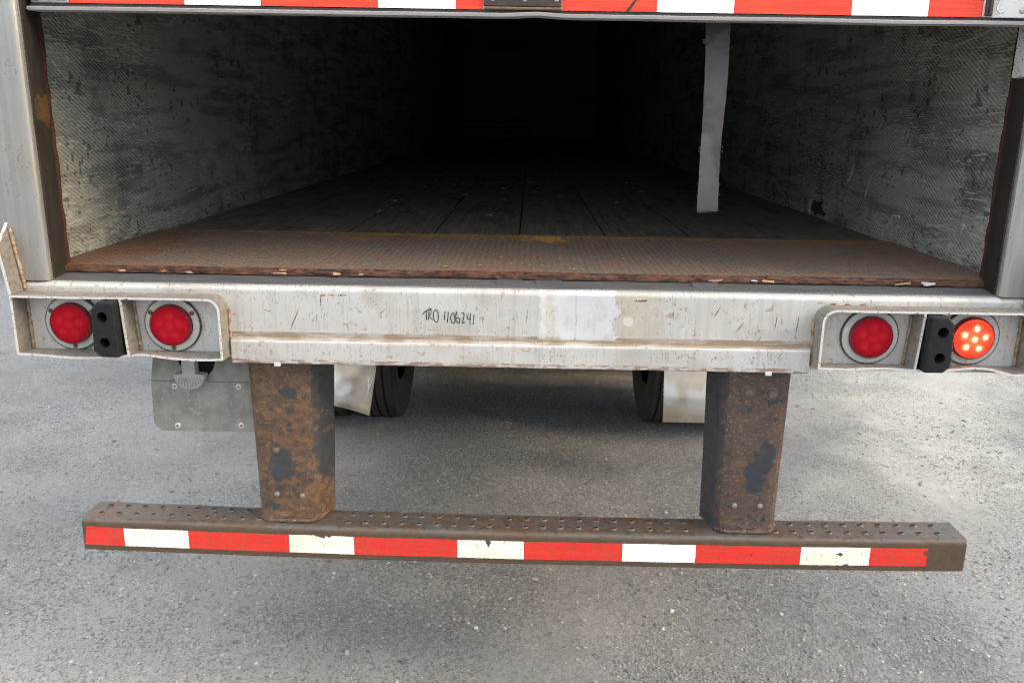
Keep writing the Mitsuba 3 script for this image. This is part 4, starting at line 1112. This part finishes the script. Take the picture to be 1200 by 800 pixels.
LEAVES = [(-.610, 1.456), (-.616, 1.915), (-.567, 1.604), (-.429, 1.415), (-.58, 2.754), (-.551, 3.226), (-.386, 1.918), (-.306, 2.286), (-.146, 1.391), (-.178, 2.413), (-.168, 3.158), (-.103, 2.089), (-.039, 3.128), (-.034, 3.591), (.062, 2.521),
          (.167, 2.268), (.113, 4.177), (.195, 3.925), (-.306, 3.702), (-.385, 3.057), (.439, 2.0), (.468, 2.485), (.629, 3.263), (.634, 2.625), (-.50, 2.83), (-.47, 3.3), (-.42, 2.95), (-.27, 3.0), (-.12, 2.7), (.03, 3.2), (.14, 3.3), (-.60, 1.50)]
for i, (x, y) in enumerate(LEAVES):
    leaf(x, y, 1.311, random.uniform(0.022, 0.05), 'leaf_yellow' if i % 3 else 'leaf_brown', 'fallen_leaf', 'small yellowed leaf scrap lying on the dark plank floor', 'leaf', 'leaf scraps on the plank floor')
for x, y in [(-.08, .337), (-.106, .154), (-.195, .136), (.022, .18), (-.024, .198), (.11, .307), (.288, .325), (.141, .126), (-.077, .363), (0.06, 0.17), (-0.06, 0.30)]:
    leaf(x, y, 1.3165, random.uniform(0.008, 0.017), 'leaf_brown', 'straw_flake', 'tiny straw flake lying on the rusty checker plate', 'straw', 'straw flakes on the checker plate')
CHIPS = [(-1.029, .078, .030, 'wood_chip', 'pale flat wood splinter at the far left end of the plate edge'), (-.92, .080, .022, 'chip_rust', 'orange chip standing at the plate edge above the left lamps'), (-.85, .074, .028, 'wood_chip', 'thin pale sliver right of the orange chip on the plate edge'),
         (-.619, .070, .050, 'wood_chip', 'forked pale wood splinter at the plate edge above the left guard leg'), (-.469, .080, .030, 'wood_chip', 'pinkish wood chip at the plate edge, longer of a neighbouring pair'), (-.409, .080, .018, 'wood_chip', 'short pale wood chip standing right of the pinkish one'),
         (.501, .075, .050, 'wood_chip', 'flat pale splinter at the plate edge above the right guard leg'), (.597, .084, .018, 'paper_white', 'small white crumb at the plate edge right of the flat pale splinter'), (.633, .082, .040, 'wood_chip', 'slim tan splinter right of the white crumb'),
         (.968, .082, .048, 'wood_chip', 'long tan wood splinter leaning over the plate edge near the right post')]
for i, (x, y, ln, m_, lb) in enumerate(CHIPS):
    g = np.random.default_rng(50 + i)
    a = g.uniform(-0.6, 0.6) if ln < 0.045 else g.uniform(0.3, 0.6)
    hull = m3.Manifold.hull_points([tuple(q) for q in (g.random((14, 3)) - 0.5) * [ln, 0.009, 0.007]])
    m = tm(hull)
    if 'forked' in lb:
        m = cat(m, tm(m3.Manifold.hull_points([tuple(q) for q in (g.random((12, 3)) - 0.5) * [ln * 0.6, 0.007, 0.006] + [ln * 0.2, 0.008, 0.008]])))
    m.apply_transform(trimesh.transformations.rotation_matrix(-a, (0, 0.4, 1)))
    m.apply_translation((x, y - 0.006, 1.3035))
    add('wood_chip', m, m_, label=lb, category='wood chip', group='wood chips along the plate edge')
pv = []
g = np.random.default_rng(5)
for k in range(7):
    h = trimesh.creation.icosphere(1, 0.006)
    h.vertices = h.vertices * (0.6 + 0.7 * g.random((len(h.vertices), 1))) * [1.1, 0.7, 0.6] + (g.random(3) - 0.5) * [0.030, 0.006, 0.004] + [1.039, 0.076, 1.304]
    pv.append(h)
add('paper_scrap', cat(*pv), 'paper_white', label='crumpled white paper scrap at the right end of the plate edge', category='paper')

# ------------------------------------------------------------------ added unseen light blockers against the low sky: a building behind, trailers either side
mat('wall_cladding', lambda p, n, uv: mix((0.24, 0.235, 0.22), (0.30, 0.295, 0.28), f3(p, 0.8)), 0.7)
mat('dock_door', (0.34, 0.35, 0.35), 0.6)
WH = 'added_warehouse'
labels[WH] = {'label': 'long grey building with loading doors, added unseen behind the viewer to block low sky', 'category': 'added_warehouse'}
add('wall', bx(-42, 42, -52, -35, -0.05, 6.0), 'wall_cladding', WH)
add('roof', bx(-42.4, 42.4, -52.4, -34.6, 6.005, 6.3), 'chassis_steel', WH)
for k in range(9):
    add('door', bx(-34 + 8 * k, -30.4 + 8 * k, -34.995, -34.94, 1.2, 4.6), 'dock_door', WH)
for xc, key, lab in ((-10.2, 'added_trailer', 'unseen white box trailer added on the left to block low sky'), (10.4, 'added_trailer_001', 'unseen white box trailer added on the right to block low sky')):
    labels[key] = {'label': lab, 'category': 'trailer', 'group': 'added box trailers blocking the low sky'}
    add('body', rbox(xc - 1.3, xc + 1.3, -1.5, 12.6, 1.12, 4.05, 0.03), 'side_skin', key)
    add('sill', bx(xc - 1.27, xc + 1.27, -1.56, -1.505, 1.08, 1.30), 'metal_sill', key)
    add('underride_bar', bx(xc - 1.18, xc + 1.18, -1.55, -1.45, 0.53, 0.62), 'rust_bar', key)
    for sx in (-0.6, 0.6):
        add('guard_leg', bx(xc + sx - 0.07, xc + sx + 0.07, -1.52, -1.45, 0.622, 1.078), 'rust_leg', key)
    for ya in (1.2, 2.45):
        for sx in (-1.24, 0.70):
            add('wheel', lathe([(0.1, 0.0), (0.3, 0.02), (0.46, 0.0), (0.507, 0.05), (0.507, 0.49), (0.46, 0.54), (0.3, 0.52), (0.1, 0.54)], 40, 'x', (xc + sx, ya, 0.503)), 'tyre_rubber', key, smooth=35)
    add('landing_leg', bx(xc - 0.6, xc - 0.48, 9.4, 9.52, -0.01, 1.115), 'chassis_steel', key)
    add('landing_leg', bx(xc + 0.48, xc + 0.6, 9.4, 9.52, -0.01, 1.115), 'chassis_steel', key)
